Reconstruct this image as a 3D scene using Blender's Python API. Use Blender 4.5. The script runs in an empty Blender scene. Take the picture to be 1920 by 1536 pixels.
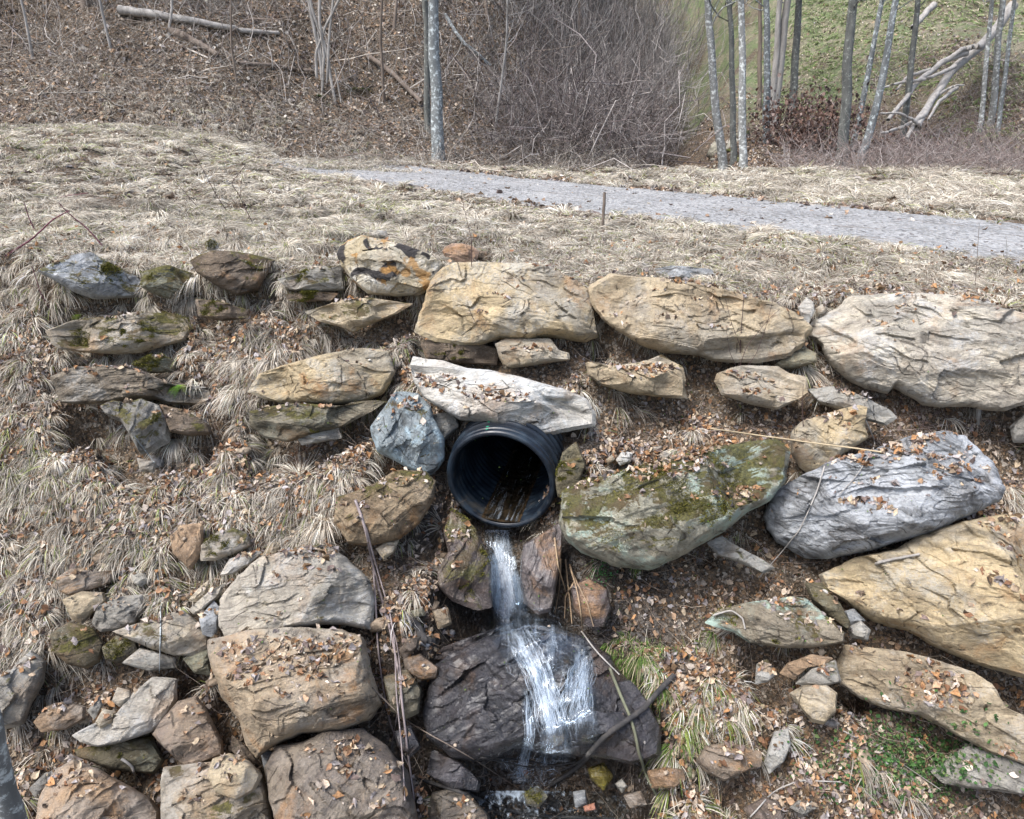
import bpy, math, random
import numpy as np
from mathutils import Matrix, Vector

# ------------------------------------------------------------------ camera, world, sun, exposure
scene = bpy.context.scene
CAMZ, PITCH, FPX = 1.66, math.radians(24.0), 1333.0
cam_d = bpy.data.cameras.new("camera")
cam = bpy.data.objects.new("camera", cam_d)
scene.collection.objects.link(cam)
scene.camera = cam
cam_d.sensor_width = 36.0
cam_d.lens = 36.0 * FPX / 1920.0
cam_d.clip_start = 0.05
cam_d.clip_end = 1000.0
cam.location = (0, 0, CAMZ)
cam.rotation_euler = (math.radians(90) - PITCH, 0, 0)

SUN_EL, SUN_AZ = math.radians(62), math.radians(-120)   # high overcast light from the left
world = bpy.data.worlds.new("World")
scene.world = world
world.use_nodes = True
wn = world.node_tree
bg = wn.nodes["Background"]
sky = wn.nodes.new("ShaderNodeTexSky")
sky.sky_type = 'NISHITA'
sky.sun_disc = False
sky.sun_elevation = SUN_EL
sky.sun_rotation = SUN_AZ
sky.air_density = 1.0
sky.dust_density = 4.0
sky.ozone_density = 0.6
wn.links.new(sky.outputs[0], bg.inputs[0])
bg.inputs[1].default_value = 0.115
sun_d = bpy.data.lights.new("sun", 'SUN')
sun_d.energy = 1.5
sun_d.angle = math.radians(22)
sun_d.color = (0.985, 0.99, 1.0)
sun = bpy.data.objects.new("sun", sun_d)
scene.collection.objects.link(sun)
sdir = Vector((math.sin(SUN_AZ) * math.cos(SUN_EL), math.cos(SUN_AZ) * math.cos(SUN_EL), math.sin(SUN_EL)))
sun.rotation_euler = sdir.to_track_quat('Z', 'Y').to_euler()
vs = scene.view_settings
vs.view_transform = 'Standard'
vs.look = 'None'
vs.exposure = 1.38
vs.gamma = 1.0
vs.use_curve_mapping = False
scene.cycles.max_bounces = 6
scene.cycles.diffuse_bounces = 3
scene.cycles.glossy_bounces = 2
scene.cycles.transmission_bounces = 4
scene.cycles.transparent_max_bounces = 12
scene.cycles.caustics_reflective = False
scene.cycles.caustics_refractive = False

rng = np.random.default_rng(11)
C = scene.collection

# ------------------------------------------------------------------ noise
def _hash(ix, iy, iz, seed):
    n = (ix.astype(np.int64) * 374761393 + iy.astype(np.int64) * 668265263 + iz.astype(np.int64) * 2147483647 + seed * 1274126177) & 0xFFFFFFFF
    n = ((n ^ (n >> 13)) * 1274126177) & 0xFFFFFFFF
    n = ((n ^ (n >> 16)) * 2246822519) & 0xFFFFFFFF
    return ((n ^ (n >> 15)) & 0xFFFFFF) / float(0xFFFFFF) * 2.0 - 1.0

def vnoise(x, y, z=0.0, seed=0):
    x, y, z = np.broadcast_arrays(np.asarray(x, float), np.asarray(y, float), np.asarray(z, float))
    ix, iy, iz = np.floor(x), np.floor(y), np.floor(z)
    fx, fy, fz = x - ix, y - iy, z - iz
    fx, fy, fz = (f * f * f * (f * (f * 6 - 15) + 10) for f in (fx, fy, fz))
    r = 0.0
    for dx in (0, 1):
        for dy in (0, 1):
            for dz in (0, 1):
                w = (fx if dx else 1 - fx) * (fy if dy else 1 - fy) * (fz if dz else 1 - fz)
                r = r + w * _hash(ix + dx, iy + dy, iz + dz, seed)
    return r

def fbm(x, y, z=0.0, seed=0, octaves=4, gain=0.5):
    a, s, t = 1.0, 0.0, 0.0
    for i in range(octaves):
        s = s + a * vnoise(x * 2 ** i + i * 17.3, y * 2 ** i + i * 9.1, z * 2 ** i, seed + i)
        t += a
        a *= gain
    return s / t

def smooth(a, b, x):
    t = np.clip((x - a) / (b - a), 0, 1)
    return t * t * (3 - 2 * t)

# ------------------------------------------------------------------ pixel <-> world (pixels of the 1920 x 1536 photograph)
cp, sp = math.cos(PITCH), math.sin(PITCH)
def ray(px, py):
    a = (np.asarray(px, float) - 960) / FPX
    b = (768 - np.asarray(py, float)) / FPX
    return np.stack([a, cp + b * sp, -sp + b * cp], -1)

def to_px(P):
    x, y, z = P[..., 0], P[..., 1], P[..., 2] - CAMZ
    d = np.maximum(y * cp - z * sp, 1e-3)
    u = y * sp + z * cp
    return 960 + FPX * x / d, 768 - FPX * u / d

# ------------------------------------------------------------------ ground height
ROAD = np.array([(-4.45, 16.8), (-2.15, 15.1), (0.55, 13.1), (2.75, 11.5), (4.55, 10.1), (6.25, 8.7), (8.65, 6.4), (12, 2.8)])
PITS = []   # (x, y, radius, depth): hollows between the stones

PG = None; PGX0, PGY0, PGS = -6.6, 2.0, .03   # depth of the hollows around the stones

def road_dist(x, y):
    best = np.full(np.shape(x), 1e9)
    for (a, b) in zip(ROAD[:-1], ROAD[1:]):
        d = b - a
        t = np.clip(((x - a[0]) * d[0] + (y - a[1]) * d[1]) / (d @ d), 0, 1)
        best = np.minimum(best, np.hypot(x - a[0] - t * d[0], y - a[1] - t * d[1]))
    return best

def base(x, y):
    x, y = np.broadcast_arrays(np.asarray(x, float), np.asarray(y, float))
    yt = np.interp(x, [-6, -3, 0, 2, 4, 8], [7.3, 7.3, 7.0, 6.6, 6.3, 6.0])
    zt = np.interp(x, [-6, -3, 0, 4, 8], [0.1, 0.02, -0.08, -0.12, -0.15])
    yf, zf = 3.1, -3.05
    t = np.clip((y - yf) / (yt - yf), 0, 1)
    face = zf + (zt - zf) * (t + 0.06 * np.sin(t * math.pi * 2) * 0.5)
    lf = smooth(-3.6, -8.5, x)
    up = np.maximum(y - yt, 0)
    meadow = zt + np.minimum(up, 1.2) * 0.10 + lf * np.minimum(up, 8.5) * 0.085 + smooth(0.3, 1.6, up) * 0.02
    z = np.where(y < yt, face, meadow)
    z = np.where(y < yf, zf - (yf - y) * 0.12, z)
    return z

def channel(x, y):
    cx = -0.1 + 0.28 * smooth(5.0, 3.6, y)
    w = 0.42 + 0.3 * smooth(4.8, 3.6, y)
    m = np.exp(-((x - cx) / w) ** 4)
    return m * 0.62 * smooth(5.72, 5.4, y) * smooth(2.6, 3.7, y)

def far_z(x, y):
    yb = np.interp(x, [-25, -12, -5, -1, 1, 5, 9, 14, 30], [15.8, 16.2, 17.5, 18.0, 19.0, 21.5, 22, 20.5, 18])
    left = smooth(1.5, -3.5, x - (y - 20) * 0.22)
    right = smooth(5.5, 10.5, x - (y - 20) * 0.10)
    up = np.maximum(y - yb, 0)
    h_left = up * 0.62 + 1.1 * fbm(x * .22, y * .22, seed=5, octaves=3) * smooth(0, 5, up)
    h_mid = np.maximum(y - 18, 0) * 0.09 + np.maximum(y - 38, 0) * 0.42
    h_right = up * 0.28 + np.maximum(up - 10, 0) * 0.2 + 1.5 * smooth(9, 17, x) * smooth(0, 6, up) + 0.4 * fbm(x * .2, y * .2, seed=8, octaves=3) * smooth(0, 4, up)
    h = h_left * left + h_right * right + h_mid * np.clip(1 - left - right, 0, 1)
    cx = 4.3 + 0.25 * (y - 20) + 0.5 * np.sin(y * .4)
    gul = np.exp(-((x - cx) / 1.0) ** 2) * smooth(17.0, 18.6, y) * 1.9
    h = h + .22 * np.exp(-((x - .2) / .55) ** 2 - ((y - 6.3) / .35) ** 2)
    return np.minimum(h, 30) - gul * smooth(70, 40, y)

def ground(x, y):
    x, y = np.broadcast_arrays(np.asarray(x, float), np.asarray(y, float))
    rd = smooth(1.5, 2.2, road_dist(x, y))
    z = base(x, y) - channel(x, y)
    f = far_z(x, y)
    z = z + f
    n = 0.07 * fbm(x * 1.3, y * 1.3, seed=21, octaves=3) + 0.028 * fbm(x * 6, y * 6, seed=31, octaves=3)
    n = n + 0.55 * fbm(x * .7, y * .7, seed=41, octaves=5, gain=.6) * smooth(17.3, 21, y)
    z = z + n * (0.12 + 0.88 * rd)
    tus = vnoise(x * 2.3, y * 2.3, seed=44) + .7 * vnoise(x * 4.6, y * 4.6, seed=45)
    z = z + .085 * np.maximum(tus, -.2) * rd * smooth(6.3, 7.2, y) * smooth(18, 16.5, y)
    if PG is not None:
        fx = (x - PGX0) / PGS; fy = (y - PGY0) / PGS
        ins = (fx > 0) & (fy > 0) & (fx < PG.shape[0] - 2) & (fy < PG.shape[1] - 2)
        fx = np.clip(fx, 0, PG.shape[0] - 2.001); fy = np.clip(fy, 0, PG.shape[1] - 2.001)
        i, j = fx.astype(int), fy.astype(int); a, b = fx - i, fy - j
        z = z - ins * (PG[i, j] * (1 - a) * (1 - b) + PG[i + 1, j] * a * (1 - b) + PG[i, j + 1] * (1 - a) * b + PG[i + 1, j + 1] * a * b)
    return z

def hit(px, py, fn=None):
    """walk down the ray of a pixel until it meets the ground function; returns point"""
    fn = fn or ground
    d = ray(px, py)
    t = np.concatenate([np.arange(2.2, 12, 0.02), np.arange(12, 110, 0.1)])
    P = d[None, :] * t[:, None]
    P[:, 2] += CAMZ
    below = P[:, 2] < fn(P[:, 0], P[:, 1])
    i = int(np.argmax(below)) if below.any() else len(t) - 1
    return P[i]

def bc(x, y): return base(x, y) - channel(x, y)

for (px, py, r, d) in [(405, 800, .14, .45), (170, 760, .12, .3), (1125, 600, .10, .4), (1485, 905, .16, .6), (1490, 870, .1, .4), (1600, 1190, .22, .6),
                       (1545, 1090, .18, .5), (1440, 1200, .14, .4), (345, 1230, .12, .45), (1385, 1460, .1, .2), (470, 1400, .1, .35), (700, 1385, .12, .3),
                       (1200, 770, .12, .2), (990, 770, .12, .3), (1790, 1015, .2, .4), (200, 1400, .2, .3), (1900, 1270, .15, .4), (150, 650, .1, .15), (730, 1230, .15, .35),
                       (760, 1330, .18, .35), (1330, 965, .12, .2), (640, 690, .08, .1)]:
    p = hit(px, py, bc)
    PITS.append((p[0], p[1], r, d))

# ------------------------------------------------------------------ mesh helpers
def mesh_np(name, V, F, mat=None, col=None, smooth_=False, uv=None):
    """F: (n,3) or (n,4) index array, or list of both kinds"""
    Fs = F if isinstance(F, (list, tuple)) else [F]
    Fs = [np.asarray(f, np.int32) for f in Fs if len(f)]
    me = bpy.data.meshes.new(name)
    V = np.asarray(V, np.float32)
    me.vertices.add(len(V))
    me.vertices.foreach_set("co", V.ravel())
    nl = sum(f.size for f in Fs)
    npol = sum(len(f) for f in Fs)
    me.loops.add(nl)
    me.polygons.add(npol)
    me.loops.foreach_set("vertex_index", np.concatenate([f.ravel() for f in Fs]))
    tot = np.concatenate([np.full(len(f), f.shape[1], np.int32) for f in Fs])
    start = np.concatenate([[0], np.cumsum(tot)[:-1]]).astype(np.int32)
    me.polygons.foreach_set("loop_start", start)
    if smooth_:
        me.polygons.foreach_set("use_smooth", np.ones(npol, bool))
    me.update(calc_edges=True)
    if col is not None:
        a = me.color_attributes.new("Col", 'FLOAT_COLOR', 'POINT')
        c4 = np.ones((len(V), 4), np.float32)
        c4[:, :3] = col
        a.data.foreach_set("color", c4.ravel())
    if uv is not None:
        l = me.uv_layers.new(name="UVMap")
        idx = np.concatenate([f.ravel() for f in Fs])
        l.data.foreach_set("uv", np.asarray(uv, np.float32)[idx].ravel())
    if mat: me.materials.append(mat)
    return me

def link(name, me, parent=None, loc=None):
    o = bpy.data.objects.new(name, me)
    C.objects.link(o)
    if parent: o.parent = parent
    if loc is not None: o.location = loc
    return o

def tag(o, label=None, cat=None, group=None, kind=None):
    if label: o["label"] = label
    if cat: o["category"] = cat
    if group: o["group"] = group
    if kind: o["kind"] = kind
    return o

def empty(name, loc, label, cat, group=None):
    o = bpy.data.objects.new(name, None)
    C.objects.link(o)
    o.location = loc
    return tag(o, label, cat, group)

def tubes(P, R, sides=3, cap=False):
    """P (N,K,3) centre lines, R (N,K) radii -> V, F (quads)"""
    N, K, _ = P.shape
    T = np.gradient(P, axis=1)
    T /= np.linalg.norm(T, axis=2, keepdims=True) + 1e-9
    ref = np.zeros_like(T); ref[..., 0] = 1
    par = np.abs(T[..., 0]) > .9
    ref[par] = (0, 1, 0)
    A = np.cross(T, ref); A /= np.linalg.norm(A, axis=2, keepdims=True) + 1e-9
    B = np.cross(T, A)
    an = np.arange(sides) * 2 * math.pi / sides
    V = P[:, :, None, :] + R[:, :, None, None] * (np.cos(an)[None, None, :, None] * A[:, :, None, :] + np.sin(an)[None, None, :, None] * B[:, :, None, :])
    idx = np.arange(N * K * sides).reshape(N, K, sides)
    a = idx[:, :-1, :]; b = np.roll(idx, -1, axis=2)[:, :-1, :]
    c = np.roll(idx, -1, axis=2)[:, 1:, :]; d = idx[:, 1:, :]
    F = np.stack([a, b, c, d], -1).reshape(-1, 4)
    return V.reshape(-1, 3), F

def ribbons(P, W, S):
    """P (N,K,3), W (N,K) widths, S (N,3) side vectors -> V, F"""
    N, K, _ = P.shape
    o = W[:, :, None] * 0.5 * S[:, None, :]
    V = np.stack([P - o, P + o], 2)
    idx = np.arange(N * K * 2).reshape(N, K, 2)
    F = np.stack([idx[:, :-1, 0], idx[:, :-1, 1], idx[:, 1:, 1], idx[:, 1:, 0]], -1).reshape(-1, 4)
    return V.reshape(-1, 3), F

def curve_pts(pts, K):
    """smooth polyline through pts (n,3) resampled to K"""
    pts = np.asarray(pts, float)
    d = np.concatenate([[0], np.cumsum(np.linalg.norm(np.diff(pts, axis=0), axis=1))])
    t = np.linspace(0, d[-1], K)
    out = np.stack([np.interp(t, d, pts[:, i]) for i in range(3)], -1)
    for _ in range(2):
        out[1:-1] = out[1:-1] * .5 + (out[:-2] + out[2:]) * .25
    return out

# ------------------------------------------------------------------ materials
class NT:
    def __init__(s, name):
        s.m = bpy.data.materials.new(name); s.m.use_nodes = True
        s.t = s.m.node_tree; s.t.nodes.clear()
        s.out = s.n("ShaderNodeOutputMaterial")
        s.b = s.n("ShaderNodeBsdfPrincipled")
        s.l(s.b.outputs[0], s.out.inputs[0])
    def n(s, k, **kw):
        x = s.t.nodes.new(k)
        for a, v in kw.items():
            if a.startswith("i_"): x.inputs[a[2:]].default_value = v
            else: setattr(x, a, v)
        return x
    def l(s, a, b): s.t.links.new(a, b)
    def val(s, sock, v):
        if hasattr(v, "is_linked") or isinstance(v, bpy.types.NodeSocket): s.l(v, sock)
        else: sock.default_value = v
    def noise(s, vec, scale, detail=4, rough=.55, dist=0.0):
        x = s.n("ShaderNodeTexNoise")
        x.inputs["Scale"].default_value = scale; x.inputs["Detail"].default_value = detail
        x.inputs["Roughness"].default_value = rough; x.inputs["Distortion"].default_value = dist
        if vec is not None: s.l(vec, x.inputs["Vector"])
        return x.outputs["Fac"]
    def ramp(s, f, a, b, va=0., vb=1.):
        x = s.n("ShaderNodeMapRange"); x.interpolation_type = 'SMOOTHSTEP'
        s.l(f, x.inputs[0]); x.inputs[1].default_value = a; x.inputs[2].default_value = b
        x.inputs[3].default_value = va; x.inputs[4].default_value = vb
        return x.outputs[0]
    def mix(s, f, a, b, mode='MIX'):
        x = s.n("ShaderNodeMix"); x.data_type = 'RGBA'; x.blend_type = mode
        s.val(x.inputs[0], f)
        for so, v in ((x.inputs[6], a), (x.inputs[7], b)):
            if isinstance(v, tuple): so.default_value = (*v[:3], 1)
            else: s.l(v, so)
        return x.outputs[2]
    def math(s, op, a, b=None, clamp=False):
        x = s.n("ShaderNodeMath"); x.operation = op; x.use_clamp = clamp
        s.val(x.inputs[0], a)
        if b is not None: s.val(x.inputs[1], b)
        return x.outputs[0]
    def bump(s, h, strength, dist, nrm=None):
        x = s.n("ShaderNodeBump"); x.inputs["Strength"].default_value = strength; x.inputs["Distance"].default_value = dist
        s.l(h, x.inputs["Height"])
        if nrm is not None: s.l(nrm, x.inputs["Normal"])
        return x.outputs[0]
    def coord(s, which="Object"): return s.n("ShaderNodeTexCoord").outputs[which]
    def mapv(s, v, rot=(0, 0, 0), scale=(1, 1, 1), loc=(0, 0, 0)):
        x = s.n("ShaderNodeMapping"); s.l(v, x.inputs[0])
        x.inputs["Location"].default_value = loc
        x.inputs["Rotation"].default_value = rot; x.inputs["Scale"].default_value = scale
        return x.outputs[0]

def attr_mat(name, rough=.8, jitter=.25, trans=0.0, scale=30, bump=0.0):
    """colour from the per-vertex attribute (each leaf or blade its own colour) with procedural mottling"""
    m = NT(name)
    a = m.n("ShaderNodeVertexColor"); a.layer_name = "Col"
    co = m.coord("Object")
    f = m.noise(co, scale, 3)
    k = m.ramp(f, .3, .7, 1 - jitter, 1 + jitter)
    cc = m.n("ShaderNodeVectorMath"); cc.operation = 'SCALE'
    m.l(a.outputs[0], cc.inputs[0]); m.l(k, cc.inputs[3])
    m.l(cc.outputs[0], m.b.inputs["Base Color"])
    m.b.inputs["Roughness"].default_value = rough
    m.b.inputs["Specular IOR Level"].default_value = .25
    if bump: m.l(m.bump(f, bump, .01), m.b.inputs["Normal"])
    if trans:
        t = m.n("ShaderNodeBsdfTranslucent"); m.l(cc.outputs[0], t.inputs[0])
        mx = m.n("ShaderNodeMixShader"); mx.inputs[0].default_value = trans
        m.l(m.b.outputs[0], mx.inputs[1]); m.l(t.outputs[0], mx.inputs[2]); m.l(mx.outputs[0], m.out.inputs[0])
    return m.m

def soil_mat():
    m = NT("soil")
    co = m.coord("Object")
    big = m.noise(co, .35, 4); med = m.noise(co, 3.0, 6, .6); fine = m.noise(co, 28, 5, .65)
    c = m.mix(m.ramp(med, .35, .65), (.025, .02, .014), (.07, .055, .038))
    c = m.mix(m.ramp(fine, .45, .75), c, (.19, .15, .115))
    c = m.mix(m.ramp(m.noise(co, 1.3, 5, .6), .6, .7), c, (.13, .065, .035))
    # litter: small angular scraps, each its own brown
    wv = m.n("ShaderNodeVectorMath"); wv.operation = 'ADD'; nz = m.n("ShaderNodeTexNoise"); nz.inputs["Scale"].default_value = 30; m.l(co, nz.inputs["Vector"])
    sc_ = m.n("ShaderNodeVectorMath"); sc_.operation = 'SCALE'; sc_.inputs[3].default_value = .035
    m.l(nz.outputs["Color"], sc_.inputs[0]); m.l(co, wv.inputs[0]); m.l(sc_.outputs[0], wv.inputs[1])
    hts = []
    for (scl, thr) in ((21., .30), (34., .42), (55., .5)):
        v = m.n("ShaderNodeTexVoronoi"); v.inputs["Scale"].default_value = scl
        m.l(m.mapv(wv.outputs[0], loc=(scl, 0, scl * .3)), v.inputs["Vector"])
        sp_ = m.n("ShaderNodeSeparateColor"); m.l(v.outputs["Color"], sp_.inputs[0])
        lc = m.mix(sp_.outputs[0], (.03, .023, .016), (.20, .135, .08))
        lc = m.mix(m.ramp(sp_.outputs[1], .7, .95), lc, (.30, .265, .22))
        on = m.math('MULTIPLY', m.ramp(sp_.outputs[2], thr, thr + .05), m.ramp(v.outputs["Distance"], .62, .5))
        c = m.mix(on, c, lc); hts.append(m.math('MULTIPLY', on, v.outputs["Distance"]))
    hl = m.math('ADD', hts[0], hts[1])
    # grassy green hillside far right
    geo = m.n("ShaderNodeNewGeometry"); sx = m.n("ShaderNodeSeparateXYZ"); m.l(geo.outputs["Position"], sx.inputs[0])
    farm = m.math('MULTIPLY', m.ramp(sx.outputs[0], 6.5, 9.5), m.ramp(sx.outputs[1], 23, 26))
    g = m.mix(m.ramp(m.noise(co, 1.2, 8, .75), .42, .58), (.27, .24, .17), (.15, .20, .085)); g = m.mix(m.ramp(fine, .4, .6, 0, .5), g, (.08, .085, .05))
    c = m.mix(m.math('MULTIPLY', farm, m.ramp(m.noise(co, .35, 5, .6), .35, .5)), c, g)
    # ground soaked by the stream
    def band_(o, a0, a1, b1, b0): return m.math('MULTIPLY', m.ramp(o, a0, a1), m.ramp(o, b0, b1))
    wet = m.math('MULTIPLY', band_(sx.outputs[0], -1.15, -.75, 1.05, 1.5), band_(sx.outputs[1], 1.5, 2.0, 5.5, 5.9))
    wet = m.math('MULTIPLY', wet, m.ramp(m.noise(co, 2.2, 4), .25, .5))
    c = m.mix(m.math('MULTIPLY', wet, .8), c, (.018, .014, .011))
    m.l(c, m.b.inputs["Base Color"])
    m.l(m.ramp(wet, 0, 1, .95, .3), m.b.inputs["Roughness"])
    n1 = m.bump(med, .6, .05); n2 = m.bump(fine, .8, .015, n1); n2 = m.bump(hl, .9, .03, n2)
    m.l(n2, m.b.inputs["Normal"])
    return m.m

def gravel_mat():
    m = NT("road_gravel")
    co = m.coord("Object")
    v = m.n("ShaderNodeTexVoronoi"); v.inputs["Scale"].default_value = 26; m.l(co, v.inputs["Vector"])
    med = m.noise(co, 1.1, 6, .6)
    c = m.mix(m.ramp(med, .3, .7), (.16, .162, .158), (.275, .276, .27))
    sep = m.n("ShaderNodeSeparateColor"); m.l(v.outputs["Color"], sep.inputs[0])
    c = m.mix(m.ramp(sep.outputs[0], .1, .9, 0, .6), c, (.42, .425, .43))
    c = m.mix(m.ramp(sep.outputs[1], .78, .95, 0, .85), c, (.09, .085, .085))
    streak = m.noise(m.mapv(m.mapv(co, rot=(0, 0, math.radians(40))), scale=(.5, 4, 1)), 1.6, 6, .65)
    c = m.mix(m.ramp(streak, .57, .68, 0, .6), c, (.15, .125, .10))
    m.l(c, m.b.inputs["Base Color"]); m.b.inputs["Roughness"].default_value = .9
    m.l(m.bump(v.outputs["Distance"], .9, .03), m.b.inputs["Normal"])
    return m.m

def bark_mat(name, c1, c2, lich=(.45, .5, .5), lamt=.5, vs=9):
    m = NT(name)
    co = m.coord("Object")
    n = m.noise(m.mapv(co, scale=(1, 1, .25)), vs, 6, .6)
    c = m.mix(m.ramp(n, .3, .7), c1, c2)
    sp_ = m.noise(co, 13, 5, .7)
    c = m.mix(m.ramp(sp_, .62 - .12 * lamt, .72 - .1 * lamt, 0, lamt), c, lich)
    c = m.mix(m.ramp(m.noise(co, 2.0, 4), .6, .75, 0, .5), c, tuple(v * .45 for v in c1))
    m.l(c, m.b.inputs["Base Color"]); m.b.inputs["Roughness"].default_value = .9
    m.l(m.bump(n, .5, .02), m.b.inputs["Normal"])
    return m.m

# rock look:  c1,c2 base patches; band contrast; rust; lichen colour/amount; dark patches; moss; wetness
RK = {
 'tan':   dict(c1=(.57,.475,.325), c2=(.40,.325,.22), rust=.3, lc=(.66,.63,.56), la=.45, dark=.15),
 'gold':  dict(c1=(.60,.48,.295), c2=(.42,.34,.215), rust=.4, lc=(.62,.61,.55), la=.5, dark=.18),
 'grey':  dict(c1=(.42,.40,.345), c2=(.28,.265,.235), rust=.15, lc=(.58,.58,.55), la=.5, dark=.25),
 'cream': dict(c1=(.62,.56,.45), c2=(.50,.455,.38), rust=.3, lc=(.66,.67,.66), la=.5, dark=.12),
 'white': dict(c1=(.68,.65,.58), c2=(.54,.52,.47), rust=.3, lc=(.72,.74,.73), la=.6, dark=.3),
 'blue':  dict(c1=(.45,.47,.48), c2=(.31,.325,.335), rust=.05, lc=(.6,.63,.66), la=.5, dark=.25),
 'teal':  dict(c1=(.33,.375,.39), c2=(.23,.265,.275), rust=.15, lc=(.42,.52,.54), la=.6, dark=.25),
 'brown': dict(c1=(.225,.175,.125), c2=(.13,.10,.075), rust=.5, lc=(.42,.36,.3), la=.25, dark=.35),
 'rust':  dict(c1=(.46,.32,.20), c2=(.32,.225,.145), rust=.55, lc=(.55,.47,.4), la=.3, dark=.2),
 'olive': dict(c1=(.20,.175,.11), c2=(.12,.105,.07), rust=.2, lc=(.42,.46,.38), la=.35, dark=.4),
 'wet':   dict(c1=(.048,.046,.052), c2=(.024,.024,.029), rust=.12, lc=(.2,.2,.22), la=.2, dark=.35),
 'green': dict(c1=(.46,.44,.35), c2=(.32,.31,.235), rust=.15, lc=(.46,.58,.50), la=1.0, dark=.3),
}

def rock_mat(kind, ang=0., moss=0., wet=0., band=1.0, seed=0, over=None):
    k = dict(RK[kind]); k.update(over or {})
    m = NT("rock_" + kind)
    co0 = m.mapv(m.coord("Object"), loc=(seed * 1.37 % 50, seed * 2.71 % 50, seed * .77 % 50))
    rot = m.mapv(co0, rot=(0, ang, 0))
    warp = m.noise(rot, 1.7, 3)
    wv = m.n("ShaderNodeVectorMath"); wv.operation = 'MULTIPLY_ADD'
    cx = m.n("ShaderNodeCombineXYZ"); m.l(warp, cx.inputs[2])
    m.l(cx.outputs[0], wv.inputs[0]); wv.inputs[1].default_value = (0, 0, .35); m.l(rot, wv.inputs[2])
    bandv = m.mapv(wv.outputs[0], scale=(1.1, 1.1, 9.0))
    b1 = m.noise(bandv, 1.6, 8, .62, .25)
    b2 = m.noise(m.mapv(wv.outputs[0], scale=(1.6, 1.6, 26.0)), 1.6, 6, .65, .3)
    big = m.noise(co0, 1.9, 5, .6); med = m.noise(co0, 6.5, 6, .65); fine = m.noise(co0, 42, 6, .7)
    c = m.mix(m.ramp(big, .36, .62), k['c1'], k['c2'])
    c = m.mix(m.ramp(m.noise(co0, 1.25, 6, .62, .3), .50, .60, 0, .55), c, (.31, .31, .29) if kind in ('tan', 'gold', 'rust', 'cream') else tuple(v * .8 for v in k['c1']))
    c = m.mix(m.ramp(b1, .46, .66, 0, .6 * band), c, tuple(v * .58 for v in k['c2']))
    c = m.mix(m.ramp(b1, .46, .32, 0, .6 * band), c, tuple(min(v * 1.22, .75) for v in k['c1']))
    r = m.math('MULTIPLY', m.ramp(m.noise(co0, 2.7, 6, .6, .4), .52, .66), m.ramp(med, .3, .6))
    c = m.mix(m.math('MULTIPLY', r, min(k['rust'] * 1.5, 1)), c, (.40, .215, .085))
    r2 = m.ramp(m.noise(rot, 1.4, 4, .6), .6, .72, 0, k['rust'] * .6)
    c = m.mix(r2, c, (.26, .15, .085))
    l = m.math('MULTIPLY', m.ramp(m.noise(co0, 2.3, 7, .68, .2), .50, .60), m.ramp(fine, .34, .56))
    c = m.mix(m.math('MULTIPLY', l, k['la']), c, k['lc'])
    d = m.math('MULTIPLY', m.ramp(m.noise(bandv, .8, 8, .7), .57, .66), m.ramp(fine, .3, .5))
    c = m.mix(m.math('MULTIPLY', d, min(k['dark'] * 1.9, 1)), c, (.055, .05, .045))
    # thin dark foliation lines
    fl = m.noise(m.mapv(wv.outputs[0], scale=(1.2, 1.2, 34.0)), 1.5, 5, .7, .35)
    c = m.mix(m.math('MULTIPLY', m.ramp(fl, .55, .66, 0, .7 * band), m.ramp(med, .35, .6)), c, tuple(v * .32 for v in k['c2']))
    # tight cracks along the bedding
    v = m.n("ShaderNodeTexVoronoi"); v.feature = 'DISTANCE_TO_EDGE'; v.inputs["Scale"].default_value = 1.15
    m.l(m.mapv(wv.outputs[0], scale=(.55, .55, 5.0)), v.inputs["Vector"])
    crk = m.ramp(v.outputs["Distance"], 0., .03, 1, 0)
    crk = m.math('MULTIPLY', crk, m.ramp(m.noise(co0, 4.5, 5, .7), .52, .60))
    v2 = m.n("ShaderNodeTexVoronoi"); v2.feature = 'DISTANCE_TO_EDGE'; v2.inputs["Scale"].default_value = 1.5
    m.l(m.mapv(wv.outputs[0], rot=(.4, .9, .2), scale=(1.5, 1.5, .6)), v2.inputs["Vector"])
    crk2 = m.math('MULTIPLY', m.ramp(v2.outputs["Distance"], 0., .018, 1, 0), m.ramp(m.noise(co0, 3.3, 5, .7), .54, .60))
    crk = m.math('MAXIMUM', crk, crk2)
    c = m.mix(m.math('MULTIPLY', crk, .75), c, (.05, .042, .035))
    c = m.mix(m.ramp(med, .46, .68, 0, .42), c, tuple(v * .55 for v in k['c2']))
    c = m.mix(m.ramp(m.noise(co0, 14, 7, .72), .50, .68, 0, .45), c, m.mix(.62, c, (.03, .027, .02)))
    c = m.mix(m.ramp(fine, .36, .68, 0, .42), c, m.mix(.55, c, (.0, .0, .0)))
    sp = m.ramp(m.noise(co0, 95, 3, .6), .60, .72, 0, .35 * (1 - wet))
    c = m.mix(sp, c, (.66, .62, .55))
    if k.get('blot'):
        bl = m.math('MULTIPLY', m.ramp(m.noise(co0, 3.2, 3, .45, .6), .52, .55), 0.95)
        c = m.mix(bl, c, (.035, .033, .036))
        bo = m.math('MULTIPLY', m.ramp(m.noise(co0, 4.1, 3, .5, .5), .56, .62), .8)
        c = m.mix(bo, c, (.40, .22, .07))
    if k.get('tint'):   # large pale mineral or lichen patch
        tp = m.math('MULTIPLY', m.ramp(m.noise(m.mapv(rot, scale=(1, 1, 2.2)), 1.5, 7, .65), .5, .58), m.ramp(med, .35, .55))
        c = m.mix(m.math('MULTIPLY', tp, .85), c, k['tint'])
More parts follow.
